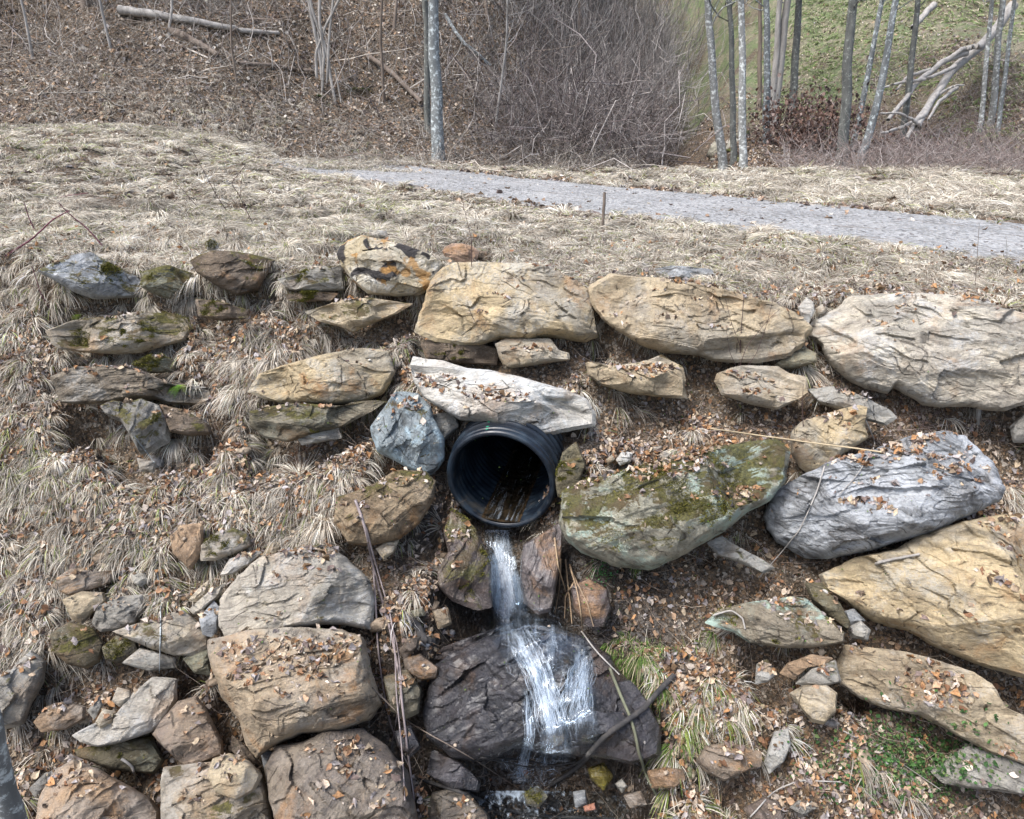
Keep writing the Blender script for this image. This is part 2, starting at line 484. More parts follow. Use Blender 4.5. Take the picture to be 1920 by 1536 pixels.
    if moss:
        geo = m.n("ShaderNodeNewGeometry"); sx = m.n("ShaderNodeSeparateXYZ"); m.l(geo.outputs["Normal"], sx.inputs[0])
        mm = m.math('ADD', m.math('MULTIPLY', sx.outputs[2], .22), m.noise(co0, 3.4, 7, .65))
        mk = m.ramp(mm, .76 - .25 * moss, .84 - .25 * moss)
        mc = m.mix(m.ramp(fine, .35, .65), (.045, .042, .014), (.125, .115, .03))
        mc = m.mix(m.ramp(m.noise(co0, 5, 4), .45, .65), mc, (.085, .06, .028))
        c = m.mix(m.math('MULTIPLY', mk, .93), c, mc)
    m.l(c, m.b.inputs["Base Color"])
    if wet:
        m.l(m.ramp(med, .35, .65, .10 + .3 * (1 - wet), .38), m.b.inputs["Roughness"])
        m.b.inputs["Specular IOR Level"].default_value = .5 + .1 * wet
        m.b.inputs["Coat Weight"].default_value = .3 * wet; m.b.inputs["Coat Roughness"].default_value = .30
    else:
        m.b.inputs["Roughness"].default_value = .88
        m.b.inputs["Specular IOR Level"].default_value = .3
    n = m.bump(b1, .4 * band, .05); n = m.bump(b2, .5 * band, .02, n); n = m.bump(m.noise(co0, 14, 8, .75), .8, .035, n)
    inv = m.math('SUBTRACT', 1., crk)
    n = m.bump(inv, .8, .02, n)
    n = m.bump(fl, .6, .02, n)
    n = m.bump(fine, .8, .014, n)
    m.l(n, m.b.inputs["Normal"])
    return m.m
# ------------------------------------------------------------------ the stones of the wall
# each: zoom key, outline, kind, label, options.  Outlines are traced in blow-ups of the photograph and unprojected on to the slope;
# every stone is a closed body with its own thickness, bedded in the bank.
ZM = {'P': (0, 0, 1), 'A': (0, 400, 3), 'B': (600, 400, 3), 'C': (1240, 400, 2.8235), 'D': (0, 860, 2.272), 'E': (600, 780, 2.03125), 'F': (1240, 860, 2.272)}
U = (0.0, -.35, 1.0)
ROCKS = [
 # upper left
 ('A', "225,330 300,290 400,240 520,225 640,300 760,350 812,400 800,465 640,475 520,478 420,445 320,385", 'blue', "blue-grey mossy boulder under drooping grass at the upper left", dict(m=.65, a=-25)),
 ('A', "790,330 950,295 1090,340 1070,430 950,482 860,450 800,420", 'olive', "moss-covered stone just right of the blue-grey mossy boulder", dict(m=.95)),
 ('A', "1080,270 1130,235 1200,215 1400,225 1540,265 1500,340 1450,430 1340,458 1210,405 1110,330", 'brown', "dark brown wedge-shaped boulder below the grass edge at upper left", dict(m=.35, a=20)),
 ('A', "1160,165 1200,140 1225,170 1235,220 1195,225 1165,205", 'grey', "small mossy stone poking out of the grass above the dark brown wedge", dict(m=.5)),
 ('A', "1560,370 1700,335 1800,305 1925,293 1935,430 1800,440 1640,432", 'grey', "grey layered slab left of the white and black blotched boulder", dict(m=.45, a=-12, band=1.5)),
 ('A', "1600,455 1780,440 1900,450 1860,490 1700,500 1620,490", 'brown', "thin brown slab under the grey layered slab", dict(m=.4)),
 ('A', "1100,480 1250,500 1380,540 1390,590 1250,605 1120,580", 'brown', "low brown stone beneath a tuft below the dark brown wedge", dict(m=.5)),
 ('A', "260,660 420,605 600,585 760,565 950,560 1040,590 1062,650 1030,712 920,742 790,782 650,788 500,782 330,762", 'tan', "long tan stone with a moss and grass cap in the left bank", dict(m=.62, a=-8)),
 ('A', "740,850 840,805 920,800 1000,835 980,890 850,900", 'olive', "moss-capped stone above the long grey plank-like slab", dict(m=.8)),
 ('A', "290,920 420,868 620,868 800,893 950,958 1080,1000 1182,985 1190,1050 1170,1078 950,1068 880,1042 700,1062 520,1072 350,1062", 'grey', "long grey-brown plank-like slab in the left bank", dict(a=-8, band=1.6, over=dict(c1=(.31,.265,.2), c2=(.22,.185,.14)))),
 ('A', "570,1090 640,1060 720,1075 800,1050 900,1085 960,1200 950,1290 870,1332 790,1352 740,1260 680,1165 600,1135", 'grey', "grey stone with a round moss cushion under the plank-like slab", dict(m=.55, a=50)),
 ('A', "900,1075 1050,1110 1180,1195 1188,1240 1080,1255 960,1230", 'brown', "brown stone behind the one with the moss cushion", dict(m=.2)),
 ('A', "770,1375 880,1400 868,1460 790,1450", 'grey', "small grey stone in the grass below the moss cushion stone", dict()),
 ('A', "1670,1265 1800,1215 1900,1200 1925,1265 1700,1305", 'grey', "flat stone lying under the mossy layered ledge", dict(m=.2)),
 ('P', "465,735 487,702 520,690 600,668 680,655 730,660 740,700 718,738 680,752 620,760 560,757 500,750", 'gold', "orange and tan wedge stone with a ragged lower edge, left of the pipe", dict(a=-14, over=dict(rust=.9))),
 ('P', "468,772 540,757 640,763 722,752 690,775 640,800 590,815 540,828 500,820 470,800", 'olive', "mossy layered ledge directly under the orange and tan wedge", dict(m=.45, a=12, band=1.6, over=dict(c1=(.3,.27,.2)))),
 ('P', "572,585 640,565 700,560 772,570 745,588 700,605 662,623 636,612 600,602", 'tan', "flat tan slab with a pointed right end under the blotched boulder", dict(m=.25, a=-10)),
 # top row
 ('B', "100,235 120,185 165,155 240,128 330,148 480,188 620,238 688,290 665,340 635,420 560,458 420,462 270,448 200,385 125,300", 'white', "white boulder blotched with ochre and black in the top course", dict(a=-15, over=dict(blot=1, rust=.9, c1=(.62,.57,.46), c2=(.5,.42,.27)))),
 ('B', "270,92 370,98 385,130 330,137 280,117", 'cream', "small flat stone in the grass above the blotched boulder", dict()),
 ('B', "688,215 705,188 740,172 800,170 860,185 895,215 890,245 870,282 790,296 722,276", 'rust', "small reddish stone standing on the top course", dict(over=dict(c1=(.5,.34,.25)))),
 ('B', "885,215 940,212 962,260 900,282", 'brown', "small dark brown stone beside the reddish one", dict()),
 ('B', "695,305 760,290 900,288 1100,290 1280,310 1400,370 1500,440 1532,540 1542,690 1480,716 1300,690 1250,692 1180,716 1010,700 900,732 800,738 650,722 548,662 575,560 620,430 660,345", 'gold', "large tan trapezoid boulder in the middle of the top course", dict(a=-18, band=.55, T=.8)),
 ('B', "990,735 1050,705 1200,708 1290,700 1342,770 1395,785 1402,822 1200,852 1050,874 1008,805", 'tan', "small tan block under the large trapezoid boulder", dict(cuts=[(1090,760,U)], a=5)),
 ('B', "525,800 590,812 690,820 820,862 960,878 1100,915 1220,950 1350,985 1485,1040 1532,1130 1530,1192 1400,1217 1270,1247 1130,1227 1000,1192 850,1167 790,1162 700,1102 600,1042 535,960", 'white', "white lichen-covered slab bridging the top of the culvert pipe", dict(a=-17, over=dict(la=.9, dark=.75), cuts=[(1240,1040,(0,-.25,1))], Y=5.78)),
 ('B', "285,1215 375,1085 430,1010 490,1005 560,1020 625,1100 640,1165 695,1260 695,1380 660,1440 625,1472 590,1484 440,1402 325,1342", 'teal', "blue-green angular boulder immediately left of the pipe mouth", dict(a=55, m=.12, over=dict(tint=(.40,.52,.58)))),
 ('E', "70,310 200,270 290,208 400,213 442,250 432,320 382,400 300,470 200,490 110,482 60,402", 'brown', "brown banded rock below the blue-green boulder, grass hanging over it", dict(a=35, m=.25, band=1.4, over=dict(c1=(.36,.28,.18), c2=(.23,.17,.11)))),
 ('E', "212,505 250,480 302,468 282,520 242,548", 'tan', "small tan chip wedged below the brown banded rock", dict()),
 ('P', "1040,900 1055,850 1080,830 1097,870 1085,915 1062,942 1046,930", 'olive', "narrow mossy stone between the pipe and the lichen boulder", dict(m=.4)),
 ('P', "1108,540 1150,515 1240,525 1330,538 1380,556 1450,570 1490,590 1516,617 1508,645 1470,670 1420,680 1340,676 1310,664 1240,660 1200,645 1160,620 1130,597 1113,572", 'tan', "long smooth tan boulder right of the trapezoid in the top course", dict(a=-9, band=.6, T=.85)),
 ('C', "722,500 770,445 806,470 812,520 780,582 742,552", 'white', "small white pebble between the two big top boulders", dict(f=.1)),
 ('C', "815,505 850,480 882,500 862,542 825,548", 'tan', "small tan pebble beside the white one on the top course", dict(f=.05)),
 ('C', "783,615 830,570 940,505 1000,452 1150,430 1400,435 1600,460 1780,500 1960,560 2080,640 2080,900 1920,1000 1800,1037 1650,1022 1400,1012 1330,972 1230,915 1200,952 1080,917 1000,882 900,792 860,702 800,652", 'cream', "huge pale grey layered boulder at the right end of the top course", dict(a=-16, band=1.5, T=.8, over=dict(la=.7))),
 ('C', "295,850 420,800 620,803 680,840 775,860 785,920 722,982 610,1037 480,1012 330,962 285,890", 'tan', "pale tan block with a flat top in the second course", dict(a=-8, cuts=[(430,945,(0.1,-.5,1))], band=.7, over=dict(c1=(.55,.47,.35)))),
 ('C', "600,800 690,745 750,705 820,745 822,790 700,822 645,820", 'olive', "small shadowed stone tucked under the long smooth boulder", dict(over=dict(c1=(.36,.32,.22)))),
 ('C', "775,935 900,918 1050,968 1200,1038 1242,1080 1190,1122 1080,1092 950,1042 840,1002", 'grey', "thin grey slanting slab below the huge pale boulder", dict(a=-22, band=1.2)),
 ('P', "1098,678 1130,688 1200,680 1242,662 1280,688 1290,747 1250,745 1180,737 1130,722 1104,705", 'tan', "tan stone with a leaf-strewn top and a cut-off right side", dict(a=-8, m=.15, cuts=[(1200,700,(0,-.3,1)),(1278,715,(1,-.6,0))])),
 ('C', "685,1165 740,1110 900,1060 1040,1018 1087,1030 1072,1130 1092,1190 960,1272 870,1362 790,1382 732,1342 690,1272", 'gold', "ochre angular block above the grey banded boulder", dict(a=-35)),
 ('P', "1436,965 1450,925 1500,900 1560,870 1640,845 1700,825 1760,815 1800,822 1850,870 1884,920 1870,940 1820,965 1740,1000 1640,1030 1560,1046 1510,1046 1460,1015 1443,990", 'blue', "grey and white banded boulder leaning to the right above the ochre giant", dict(a=17, band=1.7, T=.9, over=dict(la=.8, c1=(.50,.525,.55), dark=.3))),
 ('P', "1537,1080 1600,1050 1680,1035 1720,1010 1800,985 1870,970 1940,965 2040,985 2070,1240 1925,1270 1850,1250 1770,1215 1700,1180 1640,1165 1590,1130 1553,1108", 'gold', "giant ochre boulder at the right edge of the photo", dict(a=-14, band=1.0, T=.75)),
 ('P', "1053,978 1062,930 1100,903 1180,888 1260,868 1330,848 1400,832 1450,826 1477,850 1474,900 1440,940 1400,960 1370,985 1330,1010 1280,1040 1222,1066 1160,1062 1110,1042 1066,1010", 'green', "big boulder with pale green lichen and brown moss, right of the pipe", dict(a=20, m=.8, band=1.2, over=dict(tint=(.42,.51,.43)))),
 ('F', "195,360 260,330 330,380 430,430 485,465 432,487 330,442 240,412", 'grey', "small ledge stone beneath the big lichen boulder", dict(m=.25, a=-20)),
 ('F', "190,700 250,640 400,612 560,588 620,600 700,670 778,742 777,782 640,807 520,807 380,782 320,742", 'olive', "wedge stone with a mint lichen stripe pointing right", dict(m=.35, over=dict(c1=(.33,.29,.22), c2=(.25,.21,.15), tint=(.42,.56,.49)))),
 ('F', "610,530 680,528 760,620 802,700 792,732 700,665 640,605", 'olive', "dark green stone in the gap left of the giant ochre boulder", dict(m=.3, f=-.12)),
 ('F', "790,720 850,690 892,730 880,775 815,765", 'grey', "small grey stone in the dark gap under the giant ochre boulder", dict(f=-.1)),
 ('F', "780,650 820,640 870,690 800,710", 'blue', "bluish chip in the dark gap under the giant ochre boulder", dict(f=-.15)),
 ('F', "503,915 540,870 640,832 732,850 692,880 620,892 570,942", 'rust', "orange-brown stone under the mint striped wedge", dict(over=dict(rust=.95))),
 ('F', "568,960 640,890 742,858 764,950 702,968 620,968", 'grey', "bluish grey stone beside the orange-brown one", dict(m=.1)),
 ('F', "748,872 790,800 900,808 1050,828 1200,868 1330,908 1400,960 1462,1060 1580,1110 1600,1310 1400,1252 1200,1142 1100,1092 950,1062 850,1022 768,962", 'tan', "long tan slab slanting down to the lower right corner", dict(a=-22, band=1.5, cuts=[(850,900,(-.1,-.25,1))], T=1.0, over=dict(c1=(.46,.38,.26)))),
 ('F', "1150,1330 1300,1222 1400,1250 1600,1330 1600,1440 1400,1412 1300,1402 1200,1382", 'grey', "grey slab beneath the long slanting tan slab", dict(a=-10, band=1.3)),
 ('F', "546,1000 600,968 700,963 748,1000 742,1080 692,1132 640,1122 590,1062", 'tan', "round tan stone at the foot of the right bank", dict()),
 ('F', "405,875 450,855 492,920 452,952 400,962", 'grey', "little greenish stone under the mint striped wedge", dict(m=.2)),
 ('F', "147,1290 190,1225 300,1210 425,1250 422,1310 332,1342 270,1372 200,1342", 'brown', "brown angular stone at the right bank foot above a dark hollow", dict(over=dict(c1=(.3,.24,.18)))),
 ('F', "438,1290 480,1165 540,1150 552,1220 522,1290 460,1342", 'grey', "upright grey stone half buried in litter", dict(f=-.03)),
 ('F', "542,1490 580,1455 640,1458 662,1490 600,1527", 'grey', "small pale grey stone near the bottom edge right of the stream", dict()),
 ('F', "350,1490 440,1440 500,1462 522,1536 400,1580", 'brown', "purple-brown stone cut by the bottom edge of the photo", dict(over=dict(c1=(.24,.19,.18)))),
 ('F', "-60,1330 20,1312 90,1325 102,1370 60,1402 -40,1405", 'rust', "rusty wet stone on the right shore of the pool", dict(w=.6, over=dict(c1=(.25,.13,.05)))),
 # under the pipe and the stream
 ('E', "500,362 470,440 488,520 448,600 452,655 500,700 600,737 652,722 657,640 652,560 622,490 592,430 545,385", 'brown', "wet brown rock with a bright moss patch under the left of the pipe", dict(w=.7, m=.6, a=60, f=.12, over=dict(c1=(.18,.14,.12), c2=(.10,.08,.075)))),
 ('E', "775,492 840,450 917,408 922,500 902,640 880,742 830,752 778,712 764,620 766,560", 'brown', "purple-brown upright rock under the right of the pipe", dict(w=.7, a=70, f=.12, over=dict(c1=(.17,.145,.14), c2=(.11,.095,.095)))),
 ('E', "955,650 1020,618 1092,660 1107,730 1082,802 1020,802 968,742", 'brown', "rounded brown stone behind hanging roots", dict(w=.5, over=dict(c1=(.15,.125,.12), c2=(.09,.075,.075)))),
 ('E', "400,1130 418,1050 440,960 500,905 620,858 700,828 800,800 900,815 1000,850 1100,925 1190,1050 1235,1150 1245,1240 1200,1290 1090,1300 1000,1290 860,1290 780,1262 740,1262 690,1292 600,1312 510,1292 420,1222", 'wet', "big dark wet boulder that the water falls on", dict(w=.9, a=35, m=.0, band=1.1, T=.9, f=.22)),
 ('E', "1090,1010 1180,1010 1245,1090 1300,1190 1292,1290 1180,1322 1090,1300 1060,1150", 'wet', "dark purple wet slab right of the waterfall", dict(w=.75, a=-50, f=.08, over=dict(c1=(.06,.055,.062), c2=(.032,.03,.034)))),
 ('E', "430,925 470,880 560,845 690,800 620,880 520,925", 'wet', "thin wet slab on the upper left shoulder of the waterfall boulder", dict(w=.9, f=.12, over=dict(c1=(.16,.12,.1)))),
 ('E', "318,925 382,905 452,960 445,1000 380,1008 325,972", 'brown', "flat wet stone left of the waterfall boulder", dict(w=.7)),
 ('E', "300,890 340,850 385,838 372,880 322,930", 'brown', "upright brown chip among the leaves left of the waterfall", dict(w=.2)),
 ('E', "240,995 330,968 385,1040 375,1130 330,1152 268,1122", 'olive', "greenish brown stone behind the leaning sticks", dict(w=.3)),
 ('E', "428,742 488,730 502,792 450,812", 'tan', "small tan stone right below the mossy wet rock", dict(w=.3, over=dict(c1=(.3,.22,.14)))),
 ('E', "345,742 392,730 402,760 360,768", 'olive', "little olive stone left of the small tan one", dict(w=.3)),
 ('E', "428,1270 542,1322 612,1392 600,1432 500,1422 408,1362", 'wet', "dark flat slab at the foot of the waterfall boulder", dict(w=.9, over=dict(c1=(.13,.12,.13)))),
 ('E', "430,1435 480,1425 560,1432 642,1522 650,1600 395,1600", 'wet', "grey-brown wet stone at the bottom edge left of the pool", dict(w=.6, over=dict(c1=(.2,.17,.13)))),
 ('E', "1018,1342 1080,1320 1118,1372 1080,1427 1030,1382", 'olive', "small yellow-green wet block in the pool", dict(w=.8, cuts=[(1080,1375,(.6,-.5,.6)), (1040,1350,(-.1,-.4,1))], f=.06, over=dict(c1=(.26,.22,.03), c2=(.16,.12,.02), rust=.1, la=.05))),
 ('E', "776,1442 830,1408 868,1450 832,1492 788,1482", 'olive', "dark green mossy stone at the front of the pool", dict(w=.7, m=.3, f=.04)),
 ('E', "963,1432 1010,1425 1017,1478 972,1492", 'blue', "smooth light grey pebble at the front of the pool", dict(f=.05)),
 ('E', "1123,1402 1150,1380 1172,1410 1150,1437", 'grey', "small grey stone right of the yellow-green block", dict(f=.05)),
 ('E', "1003,1487 1045,1473 1052,1500 1010,1508", 'rust', "little brick-red stone in front of the light grey pebble", dict(f=.05, over=dict(c1=(.5,.2,.12), c2=(.42,.2,.13)))),
 ('E', "1155,1445 1220,1428 1244,1480 1180,1492", 'rust', "purple and ochre stone beside the long leaning stick", dict(w=.4, f=.03, over=dict(c1=(.2,.16,.17)))),
 # lower left
 ('P', "410,1160 415,1125 450,1080 490,1050 560,1030 610,1025 650,1048 690,1088 702,1130 692,1180 640,1170 600,1172 540,1180 480,1190 430,1196", 'cream', "large pale flaking boulder with a mossy upper edge, lower left", dict(a=-5, m=.15, T=1.0, band=1.1, over=dict(c1=(.52,.47,.38)), cuts=[(560,1100,(-.15,-.75,.65)),(640,1120,(.5,-.8,.2))])),
 ('P', "394,1202 460,1188 560,1183 640,1188 682,1200 692,1260 714,1320 692,1350 640,1370 570,1375 520,1395 482,1420 460,1390 450,1350 420,1310 400,1260", 'rust', "massive tan and orange block with gravel on its flat top", dict(a=5, T=1.25, band=.6, cuts=[(560,1255,(.05,-.2,1)),(470,1330,(-.6,-.8,.1))], over=dict(c1=(.50,.41,.29), c2=(.36,.28,.19)))),
 ('P', "498,1440 520,1400 570,1393 610,1375 680,1368 722,1400 762,1450 775,1500 790,1600 540,1600 505,1490", 'brown', "purple-brown smooth boulder at the bottom under the massive block", dict(a=-40, w=.25, T=1.0, over=dict(c1=(.30,.25,.19), c2=(.19,.16,.14)))),
 ('D', "178,1450 200,1400 250,1330 320,1285 420,1330 550,1400 632,1450 668,1500 670,1620 160,1620", 'rust', "rust-tan boulder at the bottom left corner", dict(band=.5, a=15)),
 ('D', "700,1380 712,1320 800,1308 1000,1290 1100,1330 1132,1430 1150,1620 700,1620", 'tan', "grey-tan block at the bottom with a round stone resting on it", dict(band=.6, m=.15, over=dict(c1=(.42,.34,.25)))),
 ('D', "886,1355 910,1280 980,1258 1060,1290 1112,1350 1082,1412 1010,1452 920,1422", 'tan', "rounded tan stone lying on the grey-tan block", dict(f=.22, T=1.1, band=.5)),
 ('D', "658,1175 690,1120 760,1040 840,1018 882,1080 942,1200 948,1262 880,1292 800,1312 740,1262", 'brown', "brown and grey egg-shaped boulder left of the massive block", dict(a=20, over=dict(c1=(.34,.265,.19), c2=(.22,.17,.14)))),
 ('D', "322,1172 400,1130 500,1090 560,1010 640,942 745,945 748,1030 692,1122 640,1162 530,1202 420,1222 350,1202", 'cream', "smooth pale grey slab tilted in the lower left wall", dict(a=32, T=.8, over=dict(c1=(.46,.43,.37)))),
 ('D', "373,1075 420,1008 438,1050 402,1112", 'grey', "small upright grey pebble resting on the tilted pale slab", dict(f=.17)),
 ('D', "408,1122 440,1068 492,1080 480,1122 430,1147", 'tan', "rounded tan pebble resting on the tilted pale slab", dict(f=.18)),
 ('D', "478,1032 500,975 552,988 562,1030 510,1057", 'cream', "pale pebble resting highest on the tilted pale slab", dict(f=.15)),
 ('D', "148,1122 200,1058 270,1038 362,1058 358,1112 280,1152 180,1162", 'rust', "reddish brown stone under a grass tuft at the left", dict()),
 ('D', "-60,985 50,900 130,825 192,870 182,950 130,1042 100,1122 30,1142 -60,1130", 'grey', "grey lichen-speckled stone at the left edge with a moss cap", dict(m=.3, a=40, over=dict(c1=(.42,.38,.31)))),
 ('D', "218,745 300,698 400,728 442,790 422,862 370,892 290,872 230,822", 'olive', "dark mossy round stone shaded by grass at the left", dict(m=.45, over=dict(c1=(.21,.16,.1)))),
 ('D', "438,805 490,758 580,778 602,850 500,872 450,852", 'olive', "mossy brown stone right of the dark mossy round one", dict(m=.5, f=-.03)),
 ('D', "525,872 600,808 742,848 748,890 640,905", 'grey', "shadowed grey slab under the thin tan shell-shaped stone", dict(f=-.03)),
 ('D', "780,852 892,808 897,922 830,912", 'olive', "dark stone in the hollow left of the massive block", dict(f=-.1)),
 ('D', "488,737 600,702 700,700 735,660 780,650 840,700 887,760 887,800 820,836 740,836 640,802", 'cream', "thin tan shell-shaped stone with a curved lower edge", dict(a=-25, m=.1, over=dict(c1=(.52,.43,.29)))),
 ('D', "850,682 910,608 937,640 926,732 900,757 864,747", 'blue', "slender grey stone standing left of the flaking boulder", dict(f=.03)),
 ('D', "394,692 420,630 520,590 602,583 610,630 572,702 500,727 430,737 400,712", 'grey', "oval light grey stone in the small stack at the left", dict(a=25, over=dict(c1=(.42,.39,.33)))),
 ('D', "268,602 350,568 440,573 448,610 400,652 350,702 308,682", 'tan', "tan wedge left of the oval light grey stone", dict(a=20)),
 ('D', "245,512 310,468 400,483 492,478 462,530 380,562 300,582 258,562", 'rust', "orange-brown layered stone on top of the small stack", dict(a=-5, band=1.5, over=dict(c1=(.4,.25,.13)))),
 ('D', "728,332 780,288 862,278 864,390 812,472 770,432 738,402", 'rust', "upright rust-brown stone in the grass above the small stack", dict(a=60)),
 ('D', "858,372 920,320 990,298 1052,320 1064,372 1000,402 920,432 860,432", 'grey', "pale stone with a yellow-green moss cap left of the flaking boulder", dict(m=.4, over=dict(c1=(.44,.39,.31)))),
 ('D', "940,495 980,428 1080,393 1114,400 1060,452 990,492", 'cream', "thin pale slab above the flaking boulder", dict(a=25)),
 ('D', "1110,425 1150,358 1195,358 1184,402", 'tan', "small chip above the mossy edge of the flaking boulder", dict()),
 ('D', "803,602 850,550 887,518 882,570 842,612", 'tan', "small slanting tan flake among leaves left of the flaking boulder", dict(a=40)),
 ('D', "808,642 890,570 962,528 932,590 850,652 828,662", 'cream', "long slanting tan flake below the small one", dict(a=40, f=.03)),
 ('D', "560,500 600,470 640,520 600,545 570,530", 'grey', "little grey stone under grass right of the small stack", dict()),
 ('D', "325,1242 450,1218 640,1182 692,1282 652,1342 480,1322 345,1272", 'olive', "dark mossy rock in the shade under the tilted pale slab", dict(m=.5, f=-.12)),
 ('D', "125,1405 190,1342 245,1320 200,1400 150,1440", 'grey', "small grey stone left of the rust-tan corner boulder", dict()),
 ('D', "990,1180 1080,1255 1095,1295 1030,1295 985,1240", 'brown', "shaded brown stone in the leaf-filled cleft", dict(f=-.06)),
 ('D', "1110,1240 1180,1250 1230,1230 1200,1320 1130,1330", 'blue', "wet grey stone in the cleft below the massive block", dict(w=.5, f=-.08)),
 ('P', "1155,862 1168,845 1186,850 1182,866 1163,873", 'white', "white pebble on the gravelly soil above the lichen boulder", dict(f=.03)),
 ('P', "1136,862 1150,850 1154,862 1140,874", 'tan', "flat tan pebble left of the white one on the gravelly soil", dict(f=.02)),
 ('P', "1236,852 1246,846 1258,852 1250,860 1240,860", 'cream', "cream pebble right of the white one on the gravelly soil", dict(f=.02)),
 ('P', "1168,918 1178,902 1184,906 1176,924", 'tan', "slim tan flake on the lichen boulder's gravel", dict(f=.09)),
 ('P', "740,1372 770,1360 790,1400 770,1420 745,1400", 'wet', "wet black stone behind the leaning sticks", dict(w=.8)),
 ('P', "1880,1100 1880,1100 1880,1100", None, "", {}),
 ('P', "1225,505 1260,498 1335,505 1342,518 1320,524 1240,520", 'blue', "flat bluish slab in the grass above the long smooth boulder", dict(f=.02)),
 ('P', "1190,496 1205,490 1220,500 1206,508 1194,506", 'grey', "small bluish pebble in the grass left of the flat slab", dict(f=.02)),
 ('P', "1893,800 1925,770 1960,790 1960,830 1900,830", 'grey', "grey stone at the right edge below the huge pale boulder", dict()),
 ('P', "790,640 880,640 935,655 930,685 850,680 800,672", 'brown', "earthy brown stone in the shadow under the trapezoid boulder", dict(f=-.12, m=.35, over=dict(rust=.2, la=0))),
 ('P', "800,780 850,770 862,800 830,830 805,815", 'grey', "leaf-covered grey ledge between the blue-green boulder and the pipe", dict(f=-.02)),
]
ROCKS = [r for r in ROCKS if r[2]]

def outline(zk, s):
    ox, oy, sc = ZM[zk]
    p = np.array([[float(v) for v in q.split(',')] for q in s.split()])
    return np.stack([ox + p[:, 0] / sc, oy + p[:, 1] / sc], -1)

def disc_grid(n):
    """square grid mapped to the unit disc (n x n vertices)"""
    a = np.linspace(-1, 1, n)
    X, Y = np.meshgrid(a, a, indexing='ij')
    r = np.maximum(np.abs(X), np.abs(Y))
    with np.errstate(divide='ignore', invalid='ignore'):
        phi = np.where(np.abs(X) > np.abs(Y), (math.pi / 4) * (Y / X), math.pi / 2 - (math.pi / 4) * (X / Y))
    phi = np.nan_to_num(phi)
    phi = np.where((np.abs(X) > np.abs(Y)) & (X < 0), phi + math.pi, phi)
    phi = np.where((np.abs(X) <= np.abs(Y)) & (Y < 0), phi + math.pi, phi)
    return r, phi

ROCK_PTS = []   # world points of every stone, for the litter and grass height map
rock_objs = []

